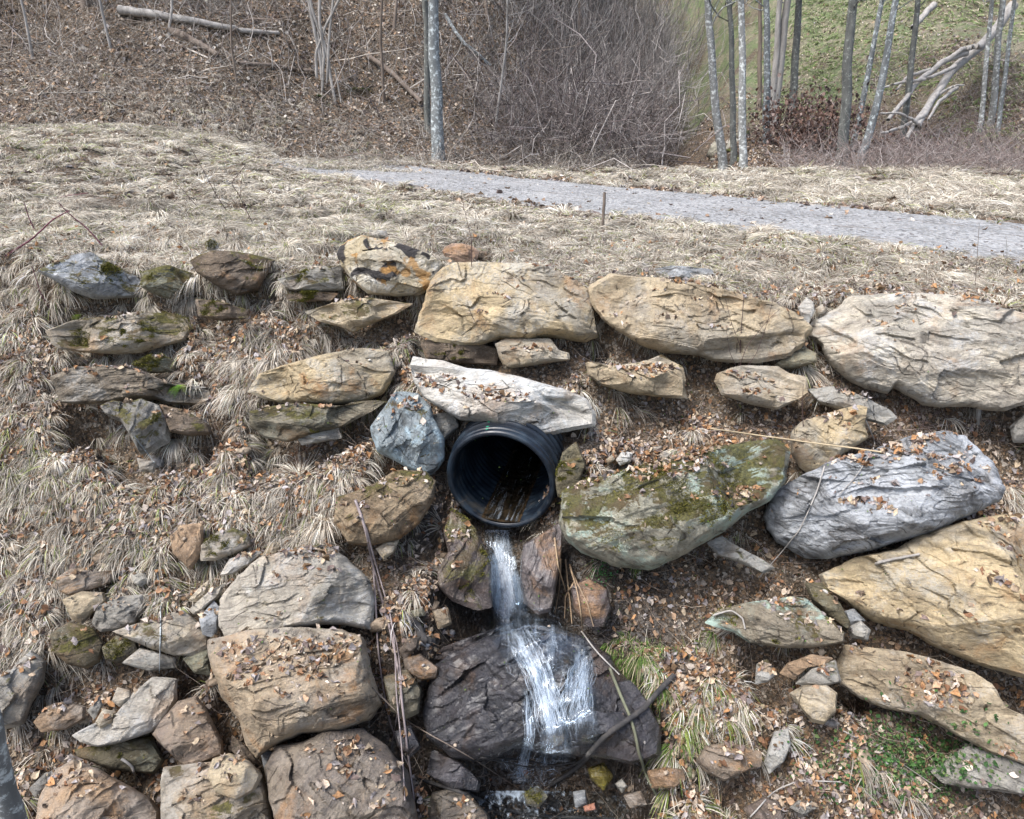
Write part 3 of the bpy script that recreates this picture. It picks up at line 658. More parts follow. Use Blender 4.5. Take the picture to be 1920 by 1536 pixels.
def build_rock(i, zk, s, kind, label, o):
    poly = outline(zk, s)
    sc = ZM[zk][2]
    cc_ = poly.mean(0); poly = cc_ + (poly - cc_) * (1.06 if zk == 'D' else 1.025)
    x0, y0 = poly.min(0); x1, y1 = poly.max(0)
    cxp = (x0 + x1) / 2
    anchor = hit(cxp, min(y1 - .12 * (y1 - y0), 1640), bc)
    if 'Y' in o:
        dd0 = ray(cxp, (y0 + y1) / 2); anchor = np.array([0, 0, CAMZ]) + dd0 * (o['Y'] / dd0[1])
    f = o.get('f', 0.0)
    tocam = np.array([0, 0, CAMZ]) - anchor
    dist = np.linalg.norm(tocam); tocam /= dist
    ns = np.array([0, -.62, .78])
    w = tocam * .72 + ns * .28
    w /= np.linalg.norm(w)
    size_m = (y1 - y0) / FPX * dist
    anchor = anchor + tocam * (0.16 * min(size_m, .6) + f + .02)
    d = ray(poly[:, 0], poly[:, 1])
    org = np.array([0, 0, CAMZ])
    t = ((anchor - org) @ w) / (d @ w)
    Pw = org + d * t[:, None]
    cen = Pw.mean(0) * .5 + (Pw.min(0) + Pw.max(0)) * .25
    cen = cen - w * ((cen - anchor) @ w)
    u = np.cross(np.array([0, 0, 1.0]), w); u = -u / np.linalg.norm(u)
    if u[0] < 0: u = -u
    v = np.cross(w, -u) ; v = v / np.linalg.norm(v)
    if v[2] < 0: v = -v
    q = Pw - cen
    q2 = np.stack([q @ u, q @ v], -1)
    # radius as a function of the angle
    nxt = np.roll(q2, -1, axis=0)
    tt = np.linspace(0, 1, 24, endpoint=False)[None, :, None]
    dense = (q2[:, None] * (1 - tt) + nxt[:, None] * tt).reshape(-1, 2)
    for _ in range(1): dense = dense * .5 + (np.roll(dense, 1, 0) + np.roll(dense, -1, 0)) * .25
    an = np.arctan2(dense[:, 1], dense[:, 0]); rr = np.hypot(dense[:, 0], dense[:, 1])
    od = np.argsort(an)
    an, rr = an[od], rr[od]
    W = q2[:, 0].max() - q2[:, 0].min(); H = q2[:, 1].max() - q2[:, 1].min()
    small = min(W, H); big = max(W, H)
    n = int(np.clip(big / 0.011, 14, 130))
    R, PH = disc_grid(n)
    PHw = (PH + math.pi) % (2 * math.pi) - math.pi
    Rb = np.interp(PHw, an, rr, period=2 * math.pi)
    rs = np.random.default_rng(1000 + i)
    seed = 300 + i * 7
    Tf = small * .42 * o.get('T', 1.0); Tb = small * .62
    prof = (1 - R ** 5.0) ** .5
    X = R * Rb * np.cos(PH); Y = R * Rb * np.sin(PH)
    Zf = Tf * prof
    # low-frequency lumps
    k = 1.0 / max(big, .05)
    Zf = Zf * (1 + .32 * fbm(X * 2.2 * k, Y * 3.2 * k, seed=seed, octaves=2)) 
    # breaks: flat facets
    F3 = np.stack([X, Y, Zf], -1)
    ang = math.radians(o.get('a', 0))
    if big > .12:
        for (ax_, ay_, al_, qn) in ((rs.uniform(-.3, .3), rs.uniform(.1, .5), rs.uniform(5, 16), rs.uniform(.40, .55)),
                                    (rs.uniform(-.35, .35), -1, rs.uniform(38, 58), rs.uniform(.80, .88)),
                                    (rs.uniform(-.35, .35), 1, rs.uniform(30, 50), rs.uniform(.84, .92)),
                                    (rs.choice([-1, 1]), rs.uniform(-.4, .4), rs.uniform(25, 45), rs.uniform(.84, .92))):
            hn = np.array([ax_, ay_]); hn /= np.linalg.norm(hn)
            nrm = np.array([math.sin(math.radians(al_)) * hn[0], math.sin(math.radians(al_)) * hn[1], math.cos(math.radians(al_))])
            proj = F3 @ nrm + small * .018 * fbm(X * 3 / small * .4, Y * 3 / small * .4, seed=seed + 55, octaves=3)
            ex = np.maximum(proj - np.quantile(proj, qn), 0)
            F3 = F3 - (ex * .96 * (1 - R ** 10))[..., None] * nrm
            F3[..., 2] = np.maximum(F3[..., 2], 0)
    for c in range(6):
        al = math.radians(rs.uniform(8, 66)); be = rs.uniform(0, 2 * math.pi)
        nrm = np.array([math.sin(al) * math.cos(be), math.sin(al) * math.sin(be), math.cos(al)])
        proj = F3 @ nrm
        dd = np.quantile(proj, rs.uniform(.80, .96))
        ex = np.maximum(proj - dd, 0)
        F3 = F3 - (ex * .92 * (1 - R ** 8))[..., None] * nrm
        F3[..., 2] = np.maximum(F3[..., 2], 0)
    M = np.stack([u, v, w], 0)     # world -> local rows
    for (cx_, cy_, nn) in o.get('cuts', []):
        qx, qy = ZM[zk][0] + cx_ / sc, ZM[zk][1] + cy_ / sc
        dr = ray(qx, qy)
        base_pt = org + dr * (((anchor + w * Tf * .75 - org) @ w) / (dr @ w))
        nl = M @ np.array(nn, float); nl /= np.linalg.norm(nl)
        pl = M @ (base_pt - cen)
        ex = np.maximum((F3 - pl) @ nl, 0)
        F3 = F3 - (ex * .93)[..., None] * nl
        F3[..., 2] = np.maximum(F3[..., 2], -.02)
    # chipped faces: irregular cells, each a small plane of its own tilt
    ca, sa = math.cos(ang), math.sin(ang)
    nc = int(np.clip(big * small / .018, 5, 42))
    sx_ = rs.uniform(X.min(), X.max(), nc); sy_ = rs.uniform(Y.min(), Y.max(), nc)
    wx = X + small * .10 * fbm(X * 4 / small * .5, Y * 4 / small * .5, seed=seed + 31, octaves=3)
    wy = Y + small * .10 * fbm(X * 4 / small * .5, Y * 4 / small * .5, seed=seed + 41, octaves=3)
    best = np.full(X.shape, 1e9); hh = np.zeros(X.shape)
    for q in range(nc):
        dx_, dy_ = wx - sx_[q], wy - sy_[q]
        a_ = dx_ * ca + dy_ * sa; b_ = -dx_ * sa + dy_ * ca
        dq = (a_ * .55) ** 2 + (b_ * 1.5) ** 2
        g_ = rs.normal(0, .11, 2); o_q = rs.uniform(-1, 1) * small * .009
        m__ = dq < best
        best = np.where(m__, dq, best); hh = np.where(m__, g_[0] * dx_ + g_[1] * dy_ + o_q, hh)
    hh = np.clip(hh, -small * .05, small * .05)
    F3[..., 2] += hh * smooth(1.0, .9, R) * o.get('chip', 1.0)
    # bedding layers
    ca, sa = math.cos(ang), math.sin(ang)
    Xr = F3[..., 0] * ca + F3[..., 1] * sa
    Yr = -F3[..., 0] * sa + F3[..., 1] * ca
    Zr = F3[..., 2]
    bandk = o.get('band', 1.0)
    warp = .05 * fbm(Xr * 2.2, Yr * 2.2, Zr, seed=seed + 1, octaves=2)
    lay = fbm(Xr * 1.5, (Yr + warp + Zr * .35) * 13, Zr * 1.5, seed=seed + 2, octaves=4, gain=.55)
    lay2 = np.round(lay * 5) / 5
    amp = min(small * .055, .03)
    chunk = vnoise(Xr * 5, Yr * 9, Zr * 5, seed + 5)
    D = amp * (.12 * lay + .26 * lay2) * (.35 + .65 * bandk) + amp * .42 * fbm(X * 7, Y * 7, Zf * 7, seed=seed + 3, octaves=4, gain=.6) + amp * .45 * np.sign(chunk) * smooth(.12, .3, np.abs(chunk))
    pl_ = fbm(Xr * 1.9 * max(k, .9), Yr * 4.5 * max(k, .9), Zr * 2, seed=seed + 21, octaves=4, gain=.5)
    D = D + small * .034 * (np.floor(pl_ * 4.5) / 4.5) * (.4 + .6 * bandk)
    edge = smooth(1.0, .95, R)
    F3[..., 2] += D * edge
    # roughness of the silhouette
    sil = 1 + (.045 * fbm(X * 5, Y * 5, seed=seed + 9, octaves=5, gain=.6)) * smooth(.7, 1, R)
    F3[..., 0] *= sil; F3[..., 1] *= sil
    Bk = np.stack([X * sil, Y * sil, -Tb * (1 - R ** 2.6) ** .6], -1)
    ids = np.arange(n * n).reshape(n, n)
    ring = np.zeros((n, n), bool); ring[0, :] = ring[-1, :] = ring[:, 0] = ring[:, -1] = True
    F3[ring, 2] = 0.0
    step = 1
    idb = ids + n * n
    idb = np.where(ring, ids, idb)
    Ff = np.stack([ids[:-1, :-1], ids[1:, :-1], ids[1:, 1:], ids[:-1, 1:]], -1).reshape(-1, 4)
    Fb = np.stack([idb[:-1, :-1], idb[:-1, 1:], idb[1:, 1:], idb[1:, :-1]], -1).reshape(-1, 4)
    V = np.concatenate([F3.reshape(-1, 3), Bk.reshape(-1, 3)])
    # drop unused back ring vertices
    used = np.ones(len(V), bool); used[(ids + n * n)[ring]] = False
    remap = np.cumsum(used) - 1
    F = remap[np.concatenate([Ff, Fb])]
    V = V[used]
    mat = rock_mat(kind, -ang, o.get('m', 0), o.get('w', 0), bandk, seed, o.get('over'))
    # local frame of the object: x right, y into the bank, z up the face
    Vl = np.stack([V[:, 0], -V[:, 2], V[:, 1]], -1)
    # u x (into) ... right-handed check
    me = mesh_np("stone", Vl, F[:, ::1], mat, smooth_=True)
    me.set_sharp_from_angle(angle=math.radians(24))
    name = "boulder" if big > .42 else ("stone" if big > .16 else "pebble")
    ob = link(name, me)
    X3 = Vector(u); Y3 = -Vector(w); Z3 = X3.cross(Y3)
    mw = Matrix(((X3.x, Y3.x, Z3.x, cen[0]), (X3.y, Y3.y, Z3.y, cen[1]), (X3.z, Y3.z, Z3.z, cen[2]), (0, 0, 0, 1)))
    ob.matrix_world = mw
    tag(ob, label, "boulder" if big > .42 else ("stone" if big > .16 else "pebble"), "stones of the rough retaining wall")
    Wp = cen + V[:, :1] * u + V[:, 1:2] * np.array(Z3) * 1.0 + V[:, 2:] * w
    ROCK_PTS.append(Wp[: n * n])
    rock_objs.append((ob, Wp, n, o, kind, w))
    return ob

import time as _t
_t0 = _t.time()
for i, (zk, s, kind, label, o) in enumerate(ROCKS):
    build_rock(i, zk, s, kind, label, o)
print("rocks", len(ROCKS), _t.time() - _t0)
# ------------------------------------------------------------------ hollows under and in front of every stone
PGN = (int(13.2 / PGS), int(6.8 / PGS))
pg = np.zeros(PGN)
for (ob, Wp, n, oo, kk, w_) in rock_objs:
    F_ = Wp[: n * n]
    if 'Y' in oo: continue
    sz = min(np.ptp(F_[:, 0]), np.ptp(F_[:, 2]) * 1.2 + .05)
    val = min(.06 + sz * .40, .30)
    m_ = np.zeros(PGN)
    for sh in np.arange(-.02, min(.05 + sz * .22, .16), PGS * .8):
        i = ((F_[:, 0] - PGX0) / PGS).round().astype(int); j = ((F_[:, 1] - sh - PGY0) / PGS).round().astype(int)
        ok = (i >= 0) & (j >= 0) & (i < PGN[0]) & (j < PGN[1])
        m_[i[ok], j[ok]] = val
    pg = np.maximum(pg, m_)
def blur(a, k):
    for ax in (0, 1):
        c = np.cumsum(np.insert(np.pad(a, [(k, k) if q == ax else (0, 0) for q in (0, 1)], mode='edge'), 0, 0, axis=ax), axis=ax)
        a = (np.take(c, range(2 * k + 1, c.shape[ax]), axis=ax) - np.take(c, range(0, c.shape[ax] - 2 * k - 1), axis=ax)) / (2 * k + 1)
    return a
pg = blur(pg, 1)
QX, QY = np.meshgrid(PGX0 + np.arange(PGN[0]) * PGS, PGY0 + np.arange(PGN[1]) * PGS, indexing='ij')
for (a, b, r, d) in PITS:
    pg = pg + d * np.exp(-(((QX - a) ** 2 + (QY - b) ** 2) / (r * r)) ** 1.6)
PG = pg

# ------------------------------------------------------------------ ground sheet, road
def axis_x():
    a = np.concatenate([np.arange(-6.5, 6.5, .03), ])
    s = .03; x = a[-1]; out = []
    while x < 150:
        s = min(s * 1.03, 6); x += s; out.append(x)
    r = np.array(out)
    return np.concatenate([-r[::-1] , a, r])
def axis_y():
    out = [1.0]; y = 1.0
    while y < 200:
        s = .025 if y < 8 else (.025 + (y - 8) * .011 if y < 30 else min(.27 * 1.0 + (y - 30) * .05, 6))
        y += s; out.append(y)
    back = -np.geomspace(.1, 40, 24)[::-1] + 1.0
    return np.concatenate([back, out])
gx, gy = axis_x(), axis_y()
GX, GY = np.meshgrid(gx, gy, indexing='ij')
GZ = ground(GX, GY)
ids = np.arange(GX.size).reshape(GX.shape)
gF = np.stack([ids[:-1, :-1], ids[1:, :-1], ids[1:, 1:], ids[:-1, 1:]], -1).reshape(-1, 4)
# open the bank where the pipe runs through it
_yaw = math.radians(13); _d = ray(937, 903); _c = np.array([0, 0, CAMZ]) + _d * (6.02 / (_d[1] * cp - _d[2] * sp))
_a = np.array([math.sin(_yaw), math.cos(_yaw), .026]); GP = np.stack([GX, GY, GZ], -1).reshape(-1, 3) - _c
_t = GP @ _a; _r = np.linalg.norm(GP - _t[:, None] * _a, axis=1)
_in = (_t > -.03) & (_t < 3.3) & (_r < .455)
gF = gF[~_in[gF].any(1)]
gnd = link("ground", mesh_np("ground", np.stack([GX, GY, GZ], -1).reshape(-1, 3), gF, soil_mat(), smooth_=True))
tag(gnd, "leaf-strewn soil of the bank, meadow and wooded hillsides", None, None, "structure")
print("ground verts", GX.size)

# road: gravel strip draped along the centre line
rp = curve_pts(np.c_[ROAD, np.zeros(len(ROAD))], 420)[:, :2]
tn = np.gradient(rp, axis=0); tn /= np.linalg.norm(tn, axis=1, keepdims=True)
nr = np.stack([-tn[:, 1], tn[:, 0]], -1)
m_ = 28
off = np.linspace(-1.62, 1.62, m_)
edgew = 1 + .07 * vnoise(np.arange(420) * .35, 0, seed=3)[:, None] * np.ones((1, m_))
RX = rp[:, :1] + nr[:, :1] * off[None] * edgew; RY = rp[:, 1:] + nr[:, 1:] * off[None] * edgew
crown = .02 - .012 * np.abs(off / 1.42) ** 2
rut = -.018 * np.exp(-((np.abs(off) - .72) / .2) ** 2)
RZ = ground(RX, RY) + (crown + rut)[None] + .006 * fbm(RX * 3, RY * 3, seed=77, octaves=3) + .012
RZ[:, 0] -= .06; RZ[:, -1] -= .06
ids = np.arange(RX.size).reshape(RX.shape)
rF = np.stack([ids[:-1, :-1], ids[1:, :-1], ids[1:, 1:], ids[:-1, 1:]], -1).reshape(-1, 4)
road = link("road", mesh_np("road", np.stack([RX, RY, RZ], -1).reshape(-1, 3), rF[:, ::-1], gravel_mat(), smooth_=True))
tag(road, "pale grey gravel track crossing above the wall", None, None, "structure")

# ------------------------------------------------------------------ top-surface height map (ground and stones) for litter and grass
HS = .02
hx0, hx1, hy0, hy1 = -6.5, 6.5, 2.4, 8.6
hxs = np.arange(hx0, hx1, HS); hys = np.arange(hy0, hy1, HS)
HX, HY = np.meshgrid(hxs, hys, indexing='ij')
HG = ground(HX, HY)
HR = np.full(HG.shape, -9.0)
AP = np.concatenate(ROCK_PTS)
ix = ((AP[:, 0] - hx0) / HS).round().astype(int); iy = ((AP[:, 1] - hy0) / HS).round().astype(int)
ok = (ix >= 0) & (iy >= 0) & (ix < len(hxs)) & (iy < len(hys))
np.maximum.at(HR, (ix[ok], iy[ok]), AP[ok, 2])
HT = np.maximum(HG, HR)
ONR = HR > HG + .01
gxx, gyy = np.gradient(HT, HS)

def sample_top(x, y):
    i = np.clip(((x - hx0) / HS).round().astype(int), 0, len(hxs) - 1)
    j = np.clip(((y - hy0) / HS).round().astype(int), 0, len(hys) - 1)
    inside = (x > hx0) & (x < hx1) & (y > hy0) & (y < hy1)
    z = np.where(inside, HT[i, j], ground(x, y))
    return z, np.where(inside, gxx[i, j], 0), np.where(inside, gyy[i, j], 0), ONR[i, j] & inside

def gnorm(x, y, e=.05):
    z = ground(x, y)
    dx = (ground(x + e, y) - z) / e; dy = (ground(x, y + e) - z) / e
    n = np.stack([-dx, -dy, np.ones_like(z)], -1)
    return z, n / np.linalg.norm(n, axis=-1, keepdims=True), dx, dy

# coarse maps over the photograph, 24 x 24 cells of 80 x 64 px, 0-9
GRASS = """
000000000000000000000000
000000000000000000000000
100000000000000000000000
321000000000000000000000
986653210012111001111122
999999998877766667777777
999999998888999999998888
999999999999999999999999
999999999999999999999999
778665666888899999899999
778877766886567887778888
677868886655555544455566
776557775441112233223444
875655776521111222211333
987666886521111111111223
999888788631111111111111
999999987541122111111111
999998766511211112211111
999997542111111122211111
999865311111233233321111
775432111111244455432211
665321111111255666543222
554321111111145555433333
543211111111123444333333
""".split()
LEAF = """
000000000000000000000000
000000000000000000000000
000000000000000000000000
000000000000000000000000
222222222223322222222222
222222222334444444433333
222222222222333332222222
333333333333333333333333
444333333333333333333333
555555555554444444444444
666666566666655555555666
666666665566777777777766
676666666678888888888877
666666666667799998888887
666666666677799999888877
666666666667799999888877
666666666777778888888888
666666677777777788888888
666667788777777788888877
666678887777877777777777
677888887767767777777777
677788887766776666666777
778888887766666677777777
888888887766666788888888
""".split()
GRASS = np.array([[int(c) for c in r] for r in GRASS]); LEAF = np.array([[int(c) for c in r] for r in LEAF])
def cellmap(M, P):
    px, py = to_px(P)
    fx = np.clip(px / 80 - .5, 0, 22.999); fy = np.clip(py / 64 - .5, 0, 22.999)
    i, j = fx.astype(int), fy.astype(int)
    a, b = fx - i, fy - j
    return (M[j, i] * (1 - a) * (1 - b) + M[j, i + 1] * a * (1 - b) + M[j + 1, i] * (1 - a) * b + M[j + 1, i + 1] * a * b) / 9.0
def inframe(P, m=330):
    px, py = to_px(P)
    return (px > -m) & (px < 1920 + m) & (py > -m) & (py < 1536 + m)

# ------------------------------------------------------------------ grass
def grass_field(name, n, xr, yr, blades, L, Wd, seed, label, colfn, densfn, lay=.6, K=5, onrock=False):
    r = np.random.default_rng(seed)
    x = r.uniform(*xr, n); y = r.uniform(*yr, n)
    z, nn, dx, dy = gnorm(x, y)
    P = np.stack([x, y, z], -1)
    keep = inframe(P) & (r.random(n) < densfn(P, x, y))
    if not onrock:
        zt, _, _, onr = sample_top(x, y)
        keep &= ~(onr & (zt > z + .03))
    P, nn, dx, dy = P[keep], nn[keep], dx[keep], dy[keep]
    m = len(P)
    nb = blades
    PP = np.repeat(P, nb, 0); NN = np.repeat(nn, nb, 0)
    down = np.stack([-dx, -dy, -(dx ** 2 + dy ** 2)], -1)
    steep = np.clip(np.hypot(dx, dy), 0, 1.2)
    down = down / (np.linalg.norm(down, axis=1, keepdims=True) + 1e-6) * steep[:, None]
    DD = np.repeat(down, nb, 0)
    tuft_len = np.repeat(r.uniform(.65, 1.25, m), nb)
    tuft_dir = np.repeat(r.uniform(0, 2 * math.pi, m), nb)
    N = m * nb
    l = L * tuft_len * r.uniform(.45, 1.15, N)
    a = tuft_dir + r.normal(0, 1.1, N)
    out = np.stack([np.cos(a), np.sin(a), 0 * a], -1)
    spread = r.uniform(.15, 1.0, N)[:, None]
    d0 = NN * (1.0 - lay * .5) + out * spread * .8 + DD * .35
    d0 /= np.linalg.norm(d0, axis=1, keepdims=True)
    d1 = out * spread * .9 + DD * 1.3 + np.array([0, 0, -1]) * lay * r.uniform(.5, 1.3, N)[:, None]
    d1 /= np.linalg.norm(d1, axis=1, keepdims=True) + 1e-6
    t = np.linspace(0, 1, K)[None, :, None]
    start = PP + out * (r.random(N)[:, None] * .035) - NN * .01
    path = start[:, None] + (d0[:, None] * t + (d1 - d0)[:, None] * t ** 2 * .55) * l[:, None, None]
    # keep the blades above the soil
    gz = ground(path[:, 1:, 0], path[:, 1:, 1]) + .006 + .02 * r.random((N, 1))
    path[:, 1:, 2] = np.maximum(path[:, 1:, 2], gz)
    side = np.cross(d0, r.normal(0, 1, (N, 3))); side /= np.linalg.norm(side, axis=1, keepdims=True) + 1e-6
    w = Wd * r.uniform(.6, 1.3, N)[:, None] * np.array([.8, 1, .9, .6, .15, .05])[:K][None] if K <= 6 else None
    V, F = ribbons(path, w, side)
    col = colfn(r, PP, N)
    col = np.repeat(col, K * 2, 0)
    me = mesh_np(name, V, F, GRASSM, col)
    o = link(name, me)
    tag(o, label, None, None, "stuff")
    print(name, m, "tufts", N, "blades")
    return o

GRASSM = attr_mat("grass_blades", .7, .15, .25, 8)
def straw(r, P, N, green=0.06, dark=.0):
    k = r.random((N, 1)); k2 = r.random((N, 1))
    c = np.array([.68, .63, .54]) * (1 - k) + np.array([.39, .34, .275]) * k
    c = np.where(k2 < .30, np.array([.70, .65, .55]), c)
    c = np.where(k2 > .85, np.array([.20, .15, .10]), c)
    px, py = to_px(P)
    g = green + .14 * np.clip(vnoise(P[:, 0] * 1.1, P[:, 1] * 1.1, seed=51), 0, 1)
    c = np.where(r.random((N, 1)) < g[:, None], np.array([.30, .34, .12]) * (0.8 + .5 * k), c)
    c = c * (1 + .38 * vnoise(P[:, 0] * 7, P[:, 1] * 7, seed=52) + .18 * vnoise(P[:, 0] * 1.6, P[:, 1] * 1.6, seed=53))[:, None]
    return np.clip(c * r.uniform(.75, 1.15, (N, 1)), .02, .8)
def straw_low(r, P, N):
    c = straw(r, P, N, .03)
    px, py = to_px(P)
    g = smooth(1100, 1180, px) * smooth(1560, 1400, px) * smooth(1090, 1160, py)
    g = g * .38 + .02
    gc = np.array([.14, .20, .055]) * r.uniform(.6, 1.4, (N, 1)) + np.array([.08, .05, .0]) * r.random((N, 1))
    return np.where(r.random((N, 1)) < g[:, None], gc, c * .92)

def dens_near(P, x, y):
    g = cellmap(GRASS, P)
    rd = road_dist(x, y)
    clump = smooth(-.3, .3, vnoise(x * 2.3, y * 2.3, seed=61) + .6 * vnoise(x * 7, y * 7, seed=62) + (g - .32) * 2.1)
    return np.clip(g ** 1.2, 0, 1) * clump * smooth(1.25, 1.75, rd + .25 * vnoise(x * 3, y * 3, seed=64))
grass_field("grass", 26000, (-7, 7.5), (2.6, 9.8), 34, .24, .0058, 5, "dry straw-coloured grass tufts drooping over the bank and shoulder", straw_low, dens_near)
def dens_mop(P, x, y):
    g = cellmap(GRASS, P)
    px, py = to_px(P)
    return np.clip(g * 1.3 - .25, 0, 1) * (1 - .75 * smooth(950, 1050, py)) * smooth(1.4, 1.7, road_dist(x, y)) * smooth(-.2, .2, vnoise(x * 1.7, y * 1.7, seed=66))
grass_field("grass_mops", 1500, (-6, 7.5), (3.2, 10.0), 200, .42, .0058, 15, "big drooping mops of pale dead grass along the bank and the wall's top", lambda r, P, N: straw(r, P, N, .0) * 1.06, dens_mop, lay=.6, K=6)
def dens_mid(P, x, y):
    rd = road_dist(x, y)
    yb = np.interp(x, [-25, -12, -5, -1, 1, 5, 9, 14, 30], [15.6, 16.0, 17.2, 17.4, 17.2, 17.2, 17.2, 17.2, 17.2])
    return smooth(1.35, 2.0, rd + .3 * vnoise(x * 3, y * 3, seed=64)) * smooth(yb + .4, yb - .5, y) * smooth(-.5, .4, vnoise(x * 1.4, y * 1.4, seed=63) + .45)
grass_field("grass_mops", 2600, (-13, 13), (9.0, 17.5), 80, .44, .0095, 19, "shaggy clumps of pale dead grass standing in the meadow and verges", lambda r, P, N: straw(r, P, N, .02) * 1.05, lambda P, x, y: dens_mid(P, x, y) * smooth(-.3, .2, vnoise(x * 1.2, y * 1.2, seed=97) + .15), lay=.42)
grass_field("grass", 30000, (-13, 15), (9.0, 19), 16, .24, .010, 6, "dry pale grass along both verges of the gravel track", lambda r, P, N: straw(r, P, N, .05), dens_mid, lay=.16)

grass_field("grass", 9000, (1.5, 16), (11.0, 18), 12, .55, .009, 16, "taller wispy dead grass on the far verge", lambda r, P, N: straw(r, P, N, .0) * 1.1, lambda P, x, y: smooth(1.7, 2.4, road_dist(x, y)) * smooth(17.8, 16.5, y) * smooth(.0, .5, vnoise(x * .9, y * .9, seed=67) + .35) * smooth(2, 7, x), lay=.15)
grass_field("grass", 9000, (-17, -1), (15.4, 22), 14, .42, .010, 18, "pale dead grass hanging on the foot of the left hillside", lambda r, P, N: straw(r, P, N, .02) * .95, lambda P, x, y: smooth(21, 16, y - .25 * np.minimum(x + 6, 0)) ** 1.6 * smooth(-.1, .4, vnoise(x * .8, y * .8, seed=90) + .4 * vnoise(x * 3, y * 3, seed=95)), lay=.5)
grass_field("grass", 26000, (7, 24), (20, 46), 7, .30, .022, 17, "thin green and straw grass on the far hillside", lambda r, P, N: np.where(r.random((N, 1)) < .55, np.array([.22, .31, .11]), np.array([.50, .45, .34])) * r.uniform(.6, 1.3, (N, 1)), lambda P, x, y: smooth(-.5, .3, vnoise(x * .5, y * .5, seed=68) + .5 * vnoise(x * 2, y * 2, seed=69) + .1) * smooth(8, 10.5, x - (y - 20) * .1), lay=.4)

def blobf(cx, cy, rx, ry):
    def f(P, x, y):
        px, py = to_px(P)
        return np.exp(-((px - cx) / rx) ** 2 - ((py - cy) / ry) ** 2) * smooth(-.6, .2, vnoise(x * 4, y * 4, seed=98))
    return f
grass_field("grass", 2600, (.5, 2.2), (3.0, 5.4), 30, .17, .0048, 21, "fresh green grass growing beside the waterfall boulder", lambda r, P, N: np.where(r.random((N, 1)) < .7, np.array([.11, .19, .04]) * r.uniform(.6, 1.5, (N, 1)), np.array([.46, .40, .26]) * r.uniform(.6, 1.2, (N, 1))), blobf(1225, 1260, 75, 130), lay=.6)
grass_field("grass", 2400, (.8, 4.2), (2.8, 5.6), 26, .20, .0042, 22, "thin tangled dead grass over the right bank", lambda r, P, N: straw(r, P, N, .10) * .92, blobf(1370, 1220, 170, 170), lay=.9)

# ------------------------------------------------------------------ fallen leaves
def leaves(name, P, nrm, size, seed, label, cols):
    r = np.random.default_rng(seed)
    N = len(P)
    # 7-vertex lobed leaf, folded along the midrib
    tpl = np.array([[0, -.5, 0], [-.26, -.22, .1], [-.34, .12, .16], [-.12, .32, .06], [0, .55, .02], [.14, .3, .08], [.32, .1, .18], [.25, -.2, .08], [0, 0, -.03]])
    tris = np.array([[8, 0, 7], [8, 7, 6], [8, 6, 5], [8, 5, 4], [8, 4, 3], [8, 3, 2], [8, 2, 1], [8, 1, 0]])
    S = size * (.35 + 1.05 * r.random(N) ** 1.5)
    tv = tpl[None] * np.stack([r.uniform(.6, 1.2, N), np.ones(N), r.uniform(-2.2, 3.4, N)], -1)[:, None]
    tv = tv + r.normal(0, .05, tv.shape)
    a = r.uniform(0, 2 * math.pi, N)
    nn = nrm + r.normal(0, .38, (N, 3)); nn /= np.linalg.norm(nn, axis=1, keepdims=True)
    t1 = np.stack([np.cos(a), np.sin(a), 0 * a], -1); t1 = t1 - nn * (t1 * nn).sum(1, keepdims=True); t1 /= np.linalg.norm(t1, axis=1, keepdims=True) + 1e-6
    t2 = np.cross(nn, t1)
    V = P[:, None] + S[:, None, None] * (tv[..., :1] * t1[:, None] + tv[..., 1:2] * t2[:, None] + tv[..., 2:] * nn[:, None]) + nn[:, None] * (S * .12)[:, None, None]
    F = tris[None] + (np.arange(N) * 9)[:, None, None]
    cols = np.array(cols)
    c = cols[r.integers(0, len(cols), N)] * r.uniform(.65, 1.3, (N, 1))
    o = link(name, mesh_np(name, V.reshape(-1, 3), F.reshape(-1, 3), LEAFM, np.repeat(c, 9, 0)))
    return tag(o, label, None, None, "stuff")
LEAFM = attr_mat("dead_leaves", .75, .3, .12, 60, .2)
LC = [(.26, .15, .085), (.19, .10, .055), (.35, .235, .15), (.42, .34, .26), (.45, .36, .25), (.14, .09, .05), (.31, .24, .17), (.10, .075, .055), (.36, .20, .095), (.50, .43, .36), (.24, .21, .2), (.16, .12, .105), (.33, .30, .29)]
r = np.random.default_rng(77)
N = 260000
x = r.uniform(-6.4, 6.4, N); y = r.uniform(2.5, 8.5, N)
z, dx, dy, onr = sample_top(x, y)
P = np.stack([x, y, z], -1)
slope = np.hypot(dx, dy)
d = (.25 * smooth(5.6, 6.4, 12 - y) * 0 + np.where(y < 6.7, .42, 0) + .78 * cellmap(LEAF, P) * np.where(y < 6.9, 1, .3)) * np.where(onr, smooth(.8, .3, slope) * .5, smooth(4.5, 2.4, slope))
d = d * (.35 + .65 * smooth(-1.0, .05, vnoise(x * 2, y * 2, seed=71) + .5 * vnoise(x * 8, y * 8, seed=72) + .45))
px, py = to_px(P)
gq = cellmap(GRASS, P); d = d * np.where(onr, 1, 1 - .38 * smooth(.55, .95, gq))
